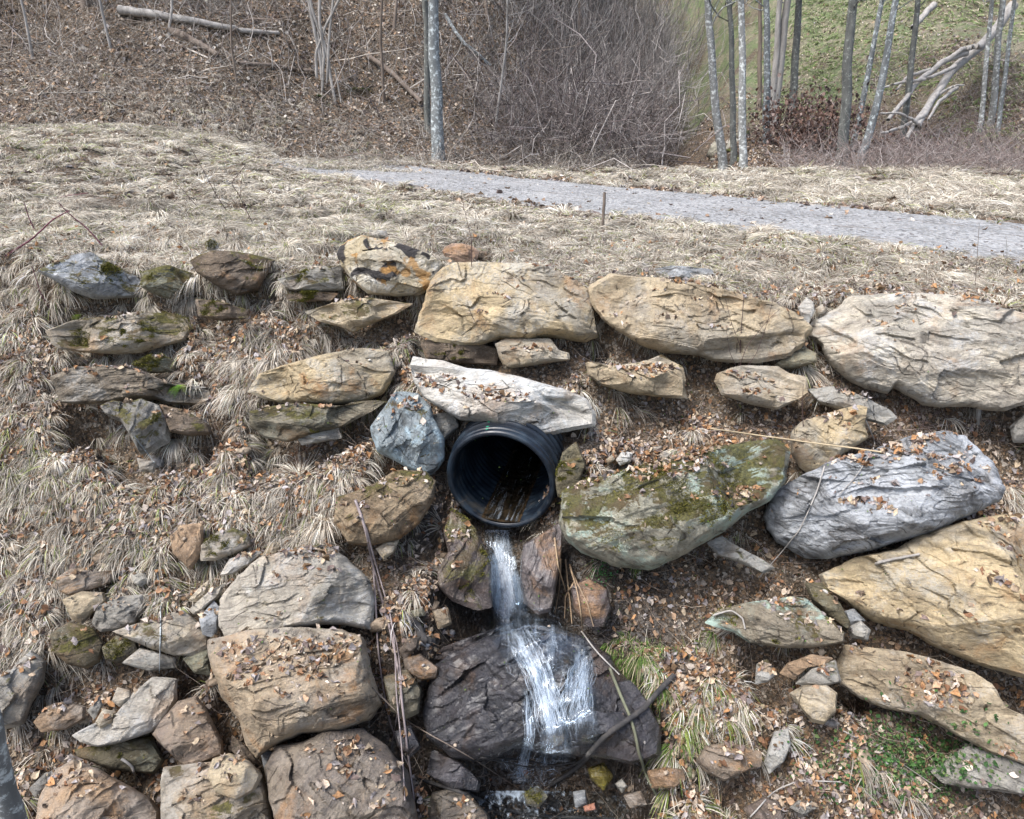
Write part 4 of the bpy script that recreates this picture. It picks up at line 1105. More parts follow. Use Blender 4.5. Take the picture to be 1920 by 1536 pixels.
# bare faces of the biggest stones carry few leaves
d = d * np.where(onr, smooth(-.2, .4, vnoise(x * 3, y * 3, seed=73) - .3 + .8 * smooth(.9, .3, slope)), 1)
stream = ((px > 880) & (px < 1150) & (py > 980) & (py < 1480)) | ((px > 800) & (px < 1240) & (py > 1160) & (py < 1500) & onr & (r.random(N) < .985)) | ((road_dist(x, y) < 1.4) & (r.random(N) < .75))
gi = np.clip(((x - PGX0) / PGS).astype(int), 0, PGN[0] - 1); gj = np.clip(((y - PGY0) / PGS).astype(int), 0, PGN[1] - 1)
d = d * np.where(onr, 1, 1 - .55 * smooth(.12, .30, PG[gi, gj]))
P[:, 2] += np.where(onr, 0, r.random(N) ** 2 * .07 * cellmap(GRASS, P))
keep = (r.random(N) < d) & ~stream & inframe(P)
nrm = np.stack([-dx, -dy, np.ones(N)], -1); nrm /= np.linalg.norm(nrm, axis=1, keepdims=True)
leaves("leaves", P[keep], nrm[keep], .052, 1, "brown dead leaves lying on the bank and between the stones", LC)
def ndpg(x, y):
    i = np.clip(((x - PGX0) / PGS).astype(int), 0, PGN[0] - 1); j = np.clip(((y - PGY0) / PGS).astype(int), 0, PGN[1] - 1)
    return PG[i, j]
N = 150000
x = r.uniform(-6.4, 6.4, N); y = r.uniform(2.5, 8.3, N)
i_ = np.clip(((x - hx0) / HS).round().astype(int), 0, len(hxs) - 1); j_ = np.clip(((y - hy0) / HS).round().astype(int), 0, len(hys) - 1)
gap = (HT - HG)[i_, j_]; P = np.stack([x, y, HG[i_, j_] + .004], -1); px, py = to_px(P)
d = cellmap(LEAF, P) * (gap > .04) * smooth(-.8, .3, vnoise(x * 5, y * 5, seed=74) + .3)
d = d * (1 - .6 * smooth(.14, .24, ndpg(x, y)))
d = d * ~((px > 820) & (px < 1150) & (py > 960) & (py < 1500))
keep = (r.random(N) < d) & inframe(P) & (np.hypot(x - .1, y - 5.9) > .75)
z_, nn_, _, _ = gnorm(x[keep], y[keep])
leaves("leaves", P[keep], nn_, .05, 4, "dead leaves blown under the overhanging stones", LC)
# hillside
N = 300000
x = r.uniform(-19, 22, N); y = r.uniform(9, 36, N)
z, nn, dx, dy = gnorm(x, y, .1)
P = np.stack([x, y, z], -1)
rd = road_dist(x, y)
d = smooth(16.4, 17.6, y - .12 * np.minimum(x + 4, 0) * 0 + .2 * smooth(-5, -12, x) * 5) + 1.1 * np.exp(-((rd - 1.7) / .35) ** 2) * (y > 11) + .10
d = np.where((x > 6) & (y > 23), d * .35 * smooth(-.3, .4, vnoise(x * .8, y * .8, seed=81) + .2), d)
keep = (r.random(N) < d) & inframe(P) & ((rd > 1.0 + .4 * r.random(N)) | (r.random(N) < .3)) & (y < 26 + 9 * r.random(N))
HC = [(.34, .25, .18), (.26, .18, .125), (.41, .34, .27), (.56, .51, .44), (.19, .135, .095), (.36, .25, .16), (.13, .10, .09), (.32, .29, .28)]
leaves("leaves", P[keep], nn[keep], .10, 2, "brown leaf litter over the wooded hillside and road verge", HC)
print("far leaves", keep.sum())

# small gravel and chips on the soil and the creek bed
def chips(name, P, size, seed, mat, label, cols):
    r = np.random.default_rng(seed); N = len(P)
    th = np.array([[1, 0, 0], [-1, 0, 0], [0, 1, 0], [0, -1, 0], [0, 0, 1], [0, 0, -1]], float)
    tpl = np.concatenate([th, np.array([[a, b, c] for a in (-1, 1) for b in (-1, 1) for c in (-1, 1)]) * .62])
    # hull faces of the 14-point blob: 24 triangles
    tri = []
    for ax, (p, q_) in enumerate([((1, 2), 0), ((0, 2), 0), ((0, 1), 0)]):
        pass
    corner = {tuple(int(np.sign(v)) for v in tpl[6 + k]): 6 + k for k in range(8)}
    faceids = {(0, 1): 0, (0, -1): 1, (1, 1): 2, (1, -1): 3, (2, 1): 4, (2, -1): 5}
    for ax in range(3):
        o1, o2 = [q for q in range(3) if q != ax]
        for sg in (1, -1):
            ring = []
            for (a, b) in ((1, 1), (-1, 1), (-1, -1), (1, -1)):
                k = [0, 0, 0]; k[ax] = sg; k[o1] = a; k[o2] = b
                ring.append(corner[tuple(k)])
            for q in range(4):
                t = [faceids[(ax, sg)], ring[q], ring[(q + 1) % 4]]
                n_ = np.cross(tpl[t[1]] - tpl[t[0]], tpl[t[2]] - tpl[t[0]])
                tri.append(t if n_[ax] * sg > 0 else t[::-1])
    tri = np.array(tri)
    tv = tpl[None] * (1 + r.normal(0, .16, (N, 14, 1))) * np.stack([r.uniform(.6, 1.3, N), r.uniform(.5, 1.0, N), r.uniform(.3, .7, N)], -1)[:, None]
    a = r.uniform(0, 6.28, N); b = r.normal(0, .4, N)
    ca, sa, cb, sb = np.cos(a), np.sin(a), np.cos(b), np.sin(b)
    Z = 0 * a; O = Z + 1
    Rz = np.stack([np.stack([ca, -sa, Z], -1), np.stack([sa, ca, Z], -1), np.stack([Z, Z, O], -1)], 1)
    Rx = np.stack([np.stack([O, Z, Z], -1), np.stack([Z, cb, -sb], -1), np.stack([Z, sb, cb], -1)], 1)
    V = np.einsum('nij,njk,nvk->nvi', Rx, Rz, tv) * (size * r.uniform(.4, 1.3, N) ** 1.6)[:, None, None] + P[:, None]
    F = tri[None] + (np.arange(N) * 14)[:, None, None]
    cols = np.array(cols); c = cols[r.integers(0, len(cols), N)] * r.uniform(.7, 1.2, (N, 1))
    o = link(name, mesh_np(name, V.reshape(-1, 3), F.reshape(-1, 3), mat, np.repeat(c, 14, 0)))
    return tag(o, label, None, None, "stuff")
CHIPM = attr_mat("stone_chips", .85, .25, 0, 40, .4)
WETM = attr_mat("wet_pebbles", .22, .35, 0, 50, .4)
N = 16000
x = r.uniform(-5.5, 5.8, N); y = r.uniform(2.6, 8, N)
z, dx, dy, onr = sample_top(x, y); P = np.stack([x, y, z], -1)
px, py = to_px(P)
def blob(cx, cy, rx, ry): return np.exp(-((px - cx) / rx) ** 2 - ((py - cy) / ry) ** 2)
d = .05 + blob(1220, 870, 110, 50) * .95 + blob(575, 1225, 105, 30) * 1.8 + blob(250, 1250, 60, 60) * .25 + blob(800, 1200, 60, 120) * .4 + blob(600, 1010, 60, 20) * .3
d = d * smooth(1.8, 1.0, np.hypot(dx, dy)) * smooth(-.3, .3, vnoise(x * 6, y * 6, seed=91) + .2)
keep = (r.random(N) < d)
chips("gravel", P[keep], .016, 3, CHIPM, "grey and tan stone chips scattered on the bank", [(.46, .39, .3), (.54, .5, .42), (.36, .29, .22), (.42, .35, .28), (.3, .28, .26)])
# broken rubble in the clefts
N = 900
x = r.uniform(2, 8, N); y = r.uniform(17, 24, N); P = np.stack([x, y, ground(x, y)], -1); px, py = to_px(P)
keep = r.random(N) < .5 * np.exp(-((px - 1320) / 55) ** 2 - ((py - 265) / 45) ** 2)
chips("creek_stones", P[keep], .28, 14, attr_mat("mossy_creek_stone", .9, .5, 0, 6, .8), "mossy stones along the little creek in the gully", [(.12, .13, .04), (.2, .19, .15), (.09, .09, .04), (.25, .24, .2)])
N = 9000
x = r.uniform(-5.0, 5.0, N); y = r.uniform(2.7, 6.8, N)
z, dx, dy, onr = sample_top(x, y); P = np.stack([x, y, z], -1); px, py = to_px(P)
d = (.02 + .10 * blob(800, 1250, 90, 190) + .09 * blob(300, 1320, 260, 120) + .06 * blob(380, 1080, 260, 60) + .05 * blob(1500, 1250, 130, 60) + .05 * blob(850, 1440, 200, 80)) * ~onr
keep = (r.random(N) < d) & ~((px > 885) & (px < 1090) & (py > 985) & (py < 1430))
chips("rubble", P[keep], .07, 13, attr_mat("rubble_stone", .85, .45, 0, 22, .8), "small broken rubble filling the clefts between the boulders", [(.33, .27, .2), (.38, .34, .28), (.24, .19, .14), (.26, .25, .24), (.18, .14, .1)])
N = 14000
x = r.uniform(-1.0, 2.2, N); y = r.uniform(2.5, 4.6, N)
z, dx, dy, onr = sample_top(x, y); P = np.stack([x, y, z], -1); px, py = to_px(P)
d = (blob(1050, 1480, 220, 70) + .8 * blob(830, 1480, 90, 90) + .35 * blob(850, 1200, 90, 60)) * (px > 790) * ~onr
keep = (r.random(N) < d * .9) & (np.hypot(dx, dy) < 1.5) & (py > 1170)
chips("pebbles", P[keep], .036, 4, WETM, "wet pebbles and gravel in the creek bed below the fall", [(.16, .13, .06), (.10, .09, .06), (.2, .17, .12), (.22, .22, .22), (.25, .11, .06), (.08, .07, .06), (.12, .13, .07)])
# ------------------------------------------------------------------ culvert pipe
pm = NT("black_plastic")
pco = pm.coord("Object")
pn = pm.noise(pco, 6, 6, .6)
pc = pm.mix(pm.ramp(pn, .4, .7), (.006, .010, .017), (.018, .032, .048))
pc = pm.mix(pm.math("MULTIPLY", pm.ramp(pm.noise(pco, 2.6, 7, .7), .54, .68), .55), pc, (.07, .06, .045))
pm.l(pc, pm.b.inputs["Base Color"]); pm.l(pm.ramp(pn, .3, .7, .32, .55), pm.b.inputs["Roughness"])
pm.l(pm.bump(pm.noise(pco, 30, 4), .15, .01), pm.b.inputs["Normal"])
yaw = math.radians(13)
ax = Vector((math.sin(yaw), math.cos(yaw), 0.03)).normalized()     # pointing back into the bank
dd_ = ray(937, 903)
pipe_c = Vector((0, 0, CAMZ)) + Vector(dd_) * (6.02 / (dd_[1] * cp - dd_[2] * sp))
RO = .470
def pipe_surface(r_of, y0, y1, nseg, nr_, flip=False):
    ys = np.linspace(y0, y1, nr_); th = np.linspace(0, 2 * math.pi, nseg, endpoint=False)
    Yg, Tg = np.meshgrid(ys, th, indexing='ij')
    Rg = r_of(Yg, Tg)
    V = np.stack([Rg * np.cos(Tg), Yg, Rg * np.sin(Tg)], -1).reshape(-1, 3)
    ids = np.arange(nr_ * nseg).reshape(nr_, nseg); nx_ = np.roll(ids, -1, axis=1)
    F = np.stack([ids[:-1], nx_[:-1], nx_[1:], ids[1:]], -1).reshape(-1, 4)
    return V, (F[:, ::-1] if flip else F)
pipe = empty("culvert_pipe", pipe_c, "black corrugated plastic culvert pipe sticking out of the wall, water running from it", "pipe")
pipe.rotation_euler = (math.radians(1.5), 0, -yaw)
def add_pipe(name, surf, mat=None, lab=None):
    Vs, Fs, o_ = [], [], 0
    for (V, F) in surf:
        Vs.append(V); Fs.append(F + o_); o_ += len(V)
    ob = link(name, mesh_np(name, np.concatenate(Vs), np.concatenate(Fs), mat or pm.m, smooth_=True), pipe)
    if lab: ob["label"] = lab
    return ob
corr = lambda Y, T: RO + .002 + .026 * np.tanh(2.2 * np.cos(Y / .085 * 2 * math.pi + T * 0.0)) 
outer = pipe_surface(corr, .11, 3.2, 128, 480)
add_pipe("outer_shell", [outer])
inner = pipe_surface(lambda Y, T: RO - .045 + .0015 * np.cos((Y / .07) * 2 * math.pi + T * 3), .03, 3.2, 160, 420, True)
add_pipe("inner_wall", [inner])
# rim: rolled section lathe
prof_ = [(.03, RO - .048), (.006, RO - .040), (-.004, RO - .024), (.0, RO - .006), (.012, RO + .004), (.035, RO + .008), (.045, RO + .002), (.055, RO + .002), (.065, RO + .012), (.085, RO + .014), (.11, RO + .004), (.12, RO - .02)]
py_, pr_ = np.array([p[0] for p in prof_]), np.array([p[1] for p in prof_])
tt_ = np.linspace(0, 1, 45); ii_ = np.linspace(0, 1, len(prof_))
Yr_, Rr_ = np.interp(tt_, ii_, py_), np.interp(tt_, ii_, pr_)
th = np.linspace(0, 2 * math.pi, 160, endpoint=False)
V = np.stack([Rr_[:, None] * np.cos(th), np.repeat(Yr_[:, None], 160, 1), Rr_[:, None] * np.sin(th)], -1).reshape(-1, 3)
ids = np.arange(45 * 160).reshape(45, 160); nx_ = np.roll(ids, -1, axis=1)
add_pipe("rim", [(V, np.stack([ids[:-1], nx_[:-1], nx_[1:], ids[1:]], -1).reshape(-1, 4))])
# far end cap in the dark
cap = np.concatenate([[[0, 3.19, 0]], np.stack([RO * np.cos(th), 0 * th + 3.19, RO * np.sin(th)], -1)])
add_pipe("far_end", [(cap, np.array([[0, 1 + k, 1 + (k + 1) % 160] for k in range(160)]))])
# green tape mark on top of the rim
gm = NT("green_paint"); gm.b.inputs["Base Color"].default_value = (.03, .3, .16, 1); gm.b.inputs["Roughness"].default_value = .5
th2 = math.radians(90 + 14) + np.array([-.022, .022]); 
for (ya, yb_, dr) in ((.012, .032, .0095), (.048, .058, .006), (.07, .105, .0175), (.125, .15, .032), (.17, .19, .0)):
    if ya > .16: continue
    yy = np.linspace(ya, yb_, 4)
    rr_ = np.interp(yy, py_, pr_) + .0025 if ya < .12 else yy * 0 + RO + .031
    V = np.array([[rr * math.cos(t), y_, rr * math.sin(t)] for y_, rr in zip(yy, rr_) for t in np.linspace(th2[0], th2[1], 4)])
    ids = np.arange(16).reshape(4, 4)
    F = np.stack([ids[:-1, :-1], ids[1:, :-1], ids[1:, 1:], ids[:-1, 1:]], -1).reshape(-1, 4)
    ob = link("green_mark", mesh_np("green_mark", V, F, gm.m), pipe); ob["label"] = "small green tape mark across the rim"

# sediment stain and shallow stream inside the pipe
pw = Matrix.Translation(pipe_c) @ pipe.rotation_euler.to_matrix().to_4x4()
def pipe_pt(x, y, z): return np.array(pw @ Vector((x, y, z)))

# ------------------------------------------------------------------ water
def water_mat(name, foam, base_c=(.50, .59, .68), stretch=(11, 1.2), lo=.44, hi=.74):
    m = NT(name)
    uv = m.coord("UV")
    wv = m.mapv(uv, scale=(stretch[0], stretch[1], 1))
    n1 = m.noise(wv, 1.0, 3, .5, .9); n2 = m.noise(m.mapv(uv, scale=(stretch[0] * 2.6, stretch[1] * 1.3, 1)), 1.0, 3, .5, .6)
    nn = m.math('ADD', m.math('MULTIPLY', n1, .6), m.math('MULTIPLY', n2, .4))
    vc = m.n("ShaderNodeVertexColor"); vc.layer_name = "Col"
    sp_ = m.n("ShaderNodeSeparateColor"); m.l(vc.outputs[0], sp_.inputs[0])
    # red: foam density, green: sheet opacity
    f = m.math('ADD', nn, m.math('MULTIPLY', m.math('SUBTRACT', sp_.outputs[0], .5), .30))
    fm = m.ramp(f, lo, hi)
    fm = m.math('MULTIPLY', m.math('MULTIPLY', fm, foam), m.ramp(sp_.outputs[1], .05, .45))
    whi = m.n("ShaderNodeBsdfPrincipled"); whi.inputs["Base Color"].default_value = (*base_c, 1); whi.inputs["Roughness"].default_value = .35
    gl = m.n("ShaderNodeBsdfGlossy"); gl.inputs[0].default_value = (.8, .9, 1, 1); gl.inputs["Roughness"].default_value = .12
    tr = m.n("ShaderNodeBsdfTransparent"); tr.inputs[0].default_value = (.86, .9, .93, 1)
    fr = m.n("ShaderNodeLayerWeight"); fr.inputs[0].default_value = .25
    clear = m.n("ShaderNodeMixShader")
    m.l(m.math('MULTIPLY', m.math('ADD', m.math('MULTIPLY', fr.outputs[0], .7), .08), sp_.outputs[1]), clear.inputs[0])
    m.l(tr.outputs[0], clear.inputs[1]); m.l(gl.outputs[0], clear.inputs[2])
    bp = m.bump(nn, .7, .02); m.l(bp, gl.inputs["Normal"]); m.l(bp, whi.inputs["Normal"])
    mx = m.n("ShaderNodeMixShader"); m.l(fm, mx.inputs[0]); m.l(clear.outputs[0], mx.inputs[1]); m.l(whi.outputs[0], mx.inputs[2])
    m.l(mx.outputs[0], m.out.inputs[0])
    return m.m
from mathutils.bvhtree import BVHTree
# collision surface: stones near the fall + ground patch
bv, bf, o_ = [], [], 0
for (ob, Wp, n, oo, kk, w_) in rock_objs:
    me = ob.data
    co = np.empty(len(me.vertices) * 3); me.vertices.foreach_get("co", co)
    mw = np.array(ob.matrix_world); co = co.reshape(-1, 3) @ mw[:3, :3].T + mw[:3, 3]
    if abs(co[:, 0].mean() - .1) > 1.6: continue
    if co[:, 2].mean() > -1.3: continue
    ff = np.empty(len(me.polygons) * 4, np.int32); me.polygons.foreach_get("vertices", ff)
    bv.append(co); bf.append(ff.reshape(-1, 4) + o_); o_ += len(co)
qx, qy = np.meshgrid(np.arange(-2.5, 2.8, .04), np.arange(2.2, 6.2, .04), indexing='ij')
qz = ground(qx, qy)
ids = np.arange(qx.size).reshape(qx.shape)
bv.append(np.stack([qx, qy, qz], -1).reshape(-1, 3))
bf.append(np.stack([ids[:-1, :-1], ids[1:, :-1], ids[1:, 1:], ids[:-1, 1:]], -1).reshape(-1, 4) + o_)
bvh = BVHTree.FromPolygons(np.concatenate(bv).tolist(), np.concatenate(bf).tolist())
def surf(px, py, lift=.012):
    d = Vector(ray(px, py)).normalized()
    h = bvh.ray_cast(Vector((0, 0, CAMZ)), d)
    if h[0] is None: return np.array(hit(px, py))
    return np.array(h[0] - d * lift)

def sheet(name, rows, mat, label, mcols=26, nrows=90, lift=.015, arc=None):
    """water sheet: rows = list of (py, px_left, px_right, foam, opacity); drapes over what lies below; kept monotone so that it falls clear of overhangs"""
    rows = np.array(rows, float)
    s = np.linspace(0, 1, nrows); si = np.linspace(0, 1, len(rows))
    R = np.stack([np.interp(s, si, rows[:, k]) for k in range(5)], -1)
    G = np.zeros((nrows, mcols, 3)); Cc = np.zeros((nrows, mcols, 3)); UV = np.zeros((nrows, mcols, 2))
    for a in range(nrows):
        for b in range(mcols):
            f = b / (mcols - 1)
            px = R[a, 1] + (R[a, 2] - R[a, 1]) * f
            G[a, b] = surf(px, R[a, 0], lift)
            ef = math.sin(math.pi * f) ** .9 * (0.6 + .4 * smooth(0, .08, s[a]))
            Cc[a, b] = (R[a, 3], R[a, 4] * ef, 0)
            UV[a, b] = (f * (R[a, 2] - R[a, 1]) / 150 + R[a, 1] / 150, s[a] * (rows[-1, 0] - rows[0, 0]) / 150)
    # smooth distance from the viewer's side so that the sheet bridges gaps in front
    D = np.linalg.norm(G - np.array([0, 0, CAMZ]), axis=2)
    dirs = (G - np.array([0, 0, CAMZ])) / D[..., None]
    for _ in range(14):
        p = np.pad(D, 1, mode='edge')
        avg = (p[:-2, 1:-1] + p[2:, 1:-1] + p[1:-1, :-2] + p[1:-1, 2:]) / 4
        D = np.minimum(D, avg)
    G = np.array([0, 0, CAMZ]) + dirs * (D[..., None] - .004)
    if arc: G = arc(G)
    ids = np.arange(nrows * mcols).reshape(nrows, mcols)
    F = np.stack([ids[:-1, :-1], ids[:-1, 1:], ids[1:, 1:], ids[1:, :-1]], -1).reshape(-1, 4)
    o = link("water", mesh_np(name, G.reshape(-1, 3), F, mat, Cc.reshape(-1, 3), True, UV.reshape(-1, 2)))
    tag(o, label, None, None, "structure")
    return o
WF = water_mat("falling_water", .42, base_c=(.44, .53, .63))
# stream leaving the pipe and dropping on to the boulder
lip = pipe_pt(.02, -.01, -RO + .05)
def lipfix(G): return G
sheet("fall_upper", [(994, 908, 956, .6, 1), (1015, 908, 962, .6, 1), (1040, 914, 966, .65, 1), (1060, 914, 970, .6, 1), (1085, 914, 978, .75, 1), (1110, 918, 984, .85, 1), (1140, 920, 992, .95, 1), (1160, 918, 1000, .9, .1)], WF, "white water tumbling from the pipe lip", lift=.03)
sheet("fall_middle", [(1150, 905, 1005, .7, .2), (1170, 900, 1055, .6, .8), (1190, 915, 1090, .45, .8), (1215, 930, 1105, .35, .7), (1240, 950, 1112, .3, .5), (1265, 965, 1112, .3, .0)], WF, "foaming water spreading over the top of the wet boulder", mcols=44, nrows=60)
sheet("fall_centre", [(1240, 975, 1030, .4, .0), (1280, 1000, 1045, .52, .9), (1320, 1010, 1060, .5, .9), (1360, 1018, 1065, .55, .9), (1395, 1012, 1070, .6, .9), (1420, 1005, 1080, .7, .6), (1432, 1000, 1080, .6, .0)], WF, "centre strand of the waterfall down the wet boulder", lift=.03)
sheet("fall_right", [(1215, 1075, 1100, .4, .0), (1250, 1070, 1112, .6, .9), (1290, 1055, 1118, .62, 1), (1330, 1045, 1118, .5, .9), (1370, 1050, 1125, .35, .6), (1400, 1060, 1130, .3, .0)], WF, "right strand of the waterfall", lift=.03)
sheet("fall_left", [(1290, 978, 992, .5, .0), (1330, 978, 1002, .45, .9), (1370, 985, 1004, .35, .7), (1410, 975, 1000, .5, .9), (1455, 966, 984, .6, .9), (1470, 955, 1000, .8, .0)], WF, "thin left strand of the waterfall", mcols=12, lift=.03)
# silky strands: thin curved ribbons of bubbly water following the flow
stm = NT("water_strands")
svc = stm.n("ShaderNodeVertexColor"); svc.layer_name = "Col"; ssp = stm.n("ShaderNodeSeparateColor"); stm.l(svc.outputs[0], ssp.inputs[0])
stm.b.inputs["Base Color"].default_value = (.60, .70, .80, 1); stm.b.inputs["Roughness"].default_value = .3
str_ = stm.n("ShaderNodeBsdfTransparent"); smx = stm.n("ShaderNodeMixShader")
sn_ = stm.noise(stm.mapv(stm.coord("Object"), scale=(1, 1, .4)), 22, 3, .6)
stm.l(stm.math('MULTIPLY', ssp.outputs[0], stm.ramp(sn_, .3, .6, .25, 1.)), smx.inputs[0]); stm.l(str_.outputs[0], smx.inputs[1]); stm.l(stm.b.outputs[0], smx.inputs[2]); stm.l(smx.outputs[0], stm.out.inputs[0])
def strands(path, n, seed, label, alpha=.55, wid=.009, K=26, part=False):
    n, alpha, wid = int(n * 1.35), min(alpha * 1.5, .6), wid * .52
    r = np.random.default_rng(seed)
    path = np.array(path, float)      # px, py, half width px
    cum = np.concatenate([[0], np.cumsum(np.hypot(*np.diff(path[:, :2], axis=0).T))]); cum /= cum[-1]
    PP, AA = [], []
    for k in range(n):
        if part: a0 = r.uniform(0, .75); a1 = min(a0 + r.uniform(.15, .45), 1)
        else: a0 = r.uniform(0, .25); a1 = r.uniform(.8, 1)
        t = np.linspace(a0, a1, K)
        f = r.normal(0, .5) ; f = max(-1, min(1, f))
        fw = f + .22 * vnoise(t * 7, k * 3.7, seed=seed) + .1 * vnoise(t * 22, k * 1.7, seed=seed + 1)
        tx = -np.gradient(np.interp(t, cum, path[:, 1])); ty = np.gradient(np.interp(t, cum, path[:, 0])); ll = np.hypot(tx, ty) + 1e-6
        hw = np.interp(t, cum, path[:, 2])
        px = np.interp(t, cum, path[:, 0]) - tx / ll * fw * hw * -1; py = np.interp(t, cum, path[:, 1]) - ty / ll * fw * hw * -1
        G = np.array([surf(a, b, 0.0) for a, b in zip(px, py)])
        D = np.linalg.norm(G - np.array([0, 0, CAMZ]), axis=1); dr = (G - np.array([0, 0, CAMZ])) / D[:, None]
        for _ in range(6):
            D[1:-1] = np.minimum(D[1:-1], (D[:-2] + D[2:]) / 2)
        PP.append(np.array([0, 0, CAMZ]) + dr * (D - .022 - r.random() * .03)[:, None])
        AA.append(np.sin(np.pi * np.linspace(.04, .96, K)) ** .5 * alpha * r.uniform(.4, 1.2))
    PP = np.array(PP); AA = np.clip(np.array(AA), 0, 1)
    side = np.cross(PP[:, -1] - PP[:, 0], np.array([0, -.8, .5])); side /= np.linalg.norm(side, axis=1, keepdims=True) + 1e-6
    V, F = ribbons(PP, wid * r.uniform(.4, 1.5, (n, 1)) * np.sin(np.pi * np.linspace(.06, .94, K))[None] ** .5, side)
    c = np.repeat(AA.reshape(-1), 2)[:, None] * np.ones((1, 3))
    o = link("water", mesh_np("strands", V, F, stm.m, c, True)); tag(o, label, None, None, "structure")
strands([(932, 996, 22), (934, 1030, 15), (940, 1060, 16), (948, 1100, 22), (953, 1140, 26), (957, 1162, 34)], 110, 71, "white silky strands of the water leaving the pipe", .30)
strands([(950, 1150, 30), (975, 1180, 60), (1010, 1215, 70), (1045, 1240, 60)], 55, 72, "swirling foam across the boulder's top", .22, .006, part=True)
strands([(955, 1165, 25), (985, 1215, 24), (1008, 1260, 22), (1022, 1310, 24), (1034, 1360, 28), (1040, 1420, 36)], 90, 73, "silky centre strands of the waterfall", .24)
strands([(1078, 1215, 30), (1090, 1245, 26), (1082, 1290, 30), (1075, 1330, 36), (1078, 1385, 38)], 60, 74, "silky right strands of the waterfall", .2)
strands([(985, 1290, 6), (990, 1330, 9), (993, 1380, 8), (982, 1420, 9), (974, 1462, 12)], 24, 75, "thin silky left strands of the waterfall", .34, .006)
strands([(960, 1180, 40), (1000, 1190, 60), (1090, 1225, 30)], 40, 76, "thin foam sheet running right over the boulder", .15, .006, part=True)
strands([(1040, 1415, 45), (1000, 1440, 60), (975, 1475, 55)], 80, 77, "churned foam where the fall meets the pool", .30, .008, part=True)
# thin film inside the pipe
inr = RO - .045
nf, mf = 40, 14
ys = np.linspace(.0, 2.6, nf); fs = np.linspace(-1, 1, mf)
G = np.array([[pipe_pt(f * .15, y_, -math.sqrt(inr ** 2 - .15 ** 2) + .012 + .004 * math.sin(y_ * 40 + f * 3)) for f in fs] for y_ in ys])
ids = np.arange(nf * mf).reshape(nf, mf)
UV = np.array([[(f, y_) for f in fs] for y_ in ys])
CC = np.array([[(.28, .9, 0) for f in fs] for y_ in ys])
o = link("water", mesh_np("pipe_film", G.reshape(-1, 3), np.stack([ids[:-1, :-1], ids[:-1, 1:], ids[1:, 1:], ids[1:, :-1]], -1).reshape(-1, 4), water_mat("pipe_water", .6, stretch=(5, 3)), CC.reshape(-1, 3), True, UV.reshape(-1, 2)))
tag(o, "shallow stream running along the bottom inside the pipe", None, None, "structure")
# silt on the pipe floor
sm = NT("silt"); sc_ = sm.noise(sm.coord("Object"), 14, 6, .65)
sm.l(sm.mix(sm.ramp(sc_, .35, .65), (.008, .006, .004), (.05, .033, .018)), sm.b.inputs["Base Color"]); sm.b.inputs["Roughness"].default_value = .3
sm.l(sm.bump(sc_, .8, .02), sm.b.inputs["Normal"])
ths = np.linspace(math.radians(-90 - 24), math.radians(-90 + 24), 30); ys = np.linspace(.005, 2.8, 160)
V = []
for y_ in ys:
    for t in ths:
        e = 1 - abs((t + math.pi / 2) / math.radians(24)) ** 2
        rr_ = inr - .002 - .014 * e + .0015 * math.cos(y_ / .085 * 2 * math.pi)
        V.append((rr_ * math.cos(t), y_, rr_ * math.sin(t)))
ids = np.arange(len(V)).reshape(160, 30)
o = link("silt_bed", mesh_np("silt_bed", np.array(V), np.stack([ids[:-1, :-1], ids[1:, :-1], ids[1:, 1:], ids[:-1, 1:]], -1).reshape(-1, 4)[:, ::-1], sm.m, smooth_=True), pipe)
o["label"] = "wet brown silt on the pipe floor"
# pool at the bottom: nearly level sheet
pc_ = surf(1010, 1465)
PZ = pc_[2] + .03
qx, qy = np.meshgrid(np.linspace(-.55, .95, 90), np.linspace(2.6, 3.75, 70), indexing='ij')
qz = PZ + .35 * np.clip(qy - 3.3, 0, 1) * .3 + .006 * fbm(qx * 14, qy * 14, seed=5, octaves=3)
ids = np.arange(qx.size).reshape(qx.shape)
Pq = np.stack([qx, qy, qz], -1); ppx, ppy = to_px(Pq)
foam = np.exp(-((ppx - 1035) / 70) ** 2 - ((ppy - 1425) / 34) ** 2) * 1.3 + np.exp(-((ppx - 975) / 55) ** 2 - ((ppy - 1478) / 30) ** 2) * 1.1
CC = np.stack([.12 + .85 * np.clip(foam, 0, 1), np.full(qx.shape, 1.0), 0 * qx], -1)
o = link("water", mesh_np("pool", Pq.reshape(-1, 3), np.stack([ids[:-1, :-1], ids[1:, :-1], ids[1:, 1:], ids[:-1, 1:]], -1).reshape(-1, 4), water_mat("pool_water", .9, stretch=(7, 7)), CC.reshape(-1, 3), True, np.stack([qx * 2, qy * 2], -1).reshape(-1, 2)))
tag(o, "shallow pool with foam below the waterfall", None, None, "structure")
# ------------------------------------------------------------------ trees, logs, sticks, plants
ALDER = bark_mat("alder_bark", (.22, .235, .235), (.12, .13, .13), (.56, .62, .62), .95)
BROWNB = bark_mat("brown_bark", (.22, .18, .145), (.13, .10, .08), (.36, .32, .28), .4)
PALEB = bark_mat("pale_bark", (.41, .39, .36), (.25, .235, .215), (.55, .52, .48), .5)
DARKW = bark_mat("wet_wood", (.06, .055, .05), (.025, .025, .028), (.2, .2, .18), .3, 20)
ALDER2 = bark_mat('grey_bark', (.17, .175, .16), (.085, .09, .085), (.44, .47, .42), .7, 12)
ALDER3 = bark_mat('speckled_bark', (.27, .275, .265), (.15, .155, .15), (.62, .65, .63), 1.0, 6)
TWIGM = attr_mat("twigs", .85, .2, 0, 10)

def px_at(px, py, Y):
    """point on the ray of the pixel at forward distance Y"""
    d = ray(px, py)
    return np.array([0, 0, CAMZ]) + d * (Y / d[1])

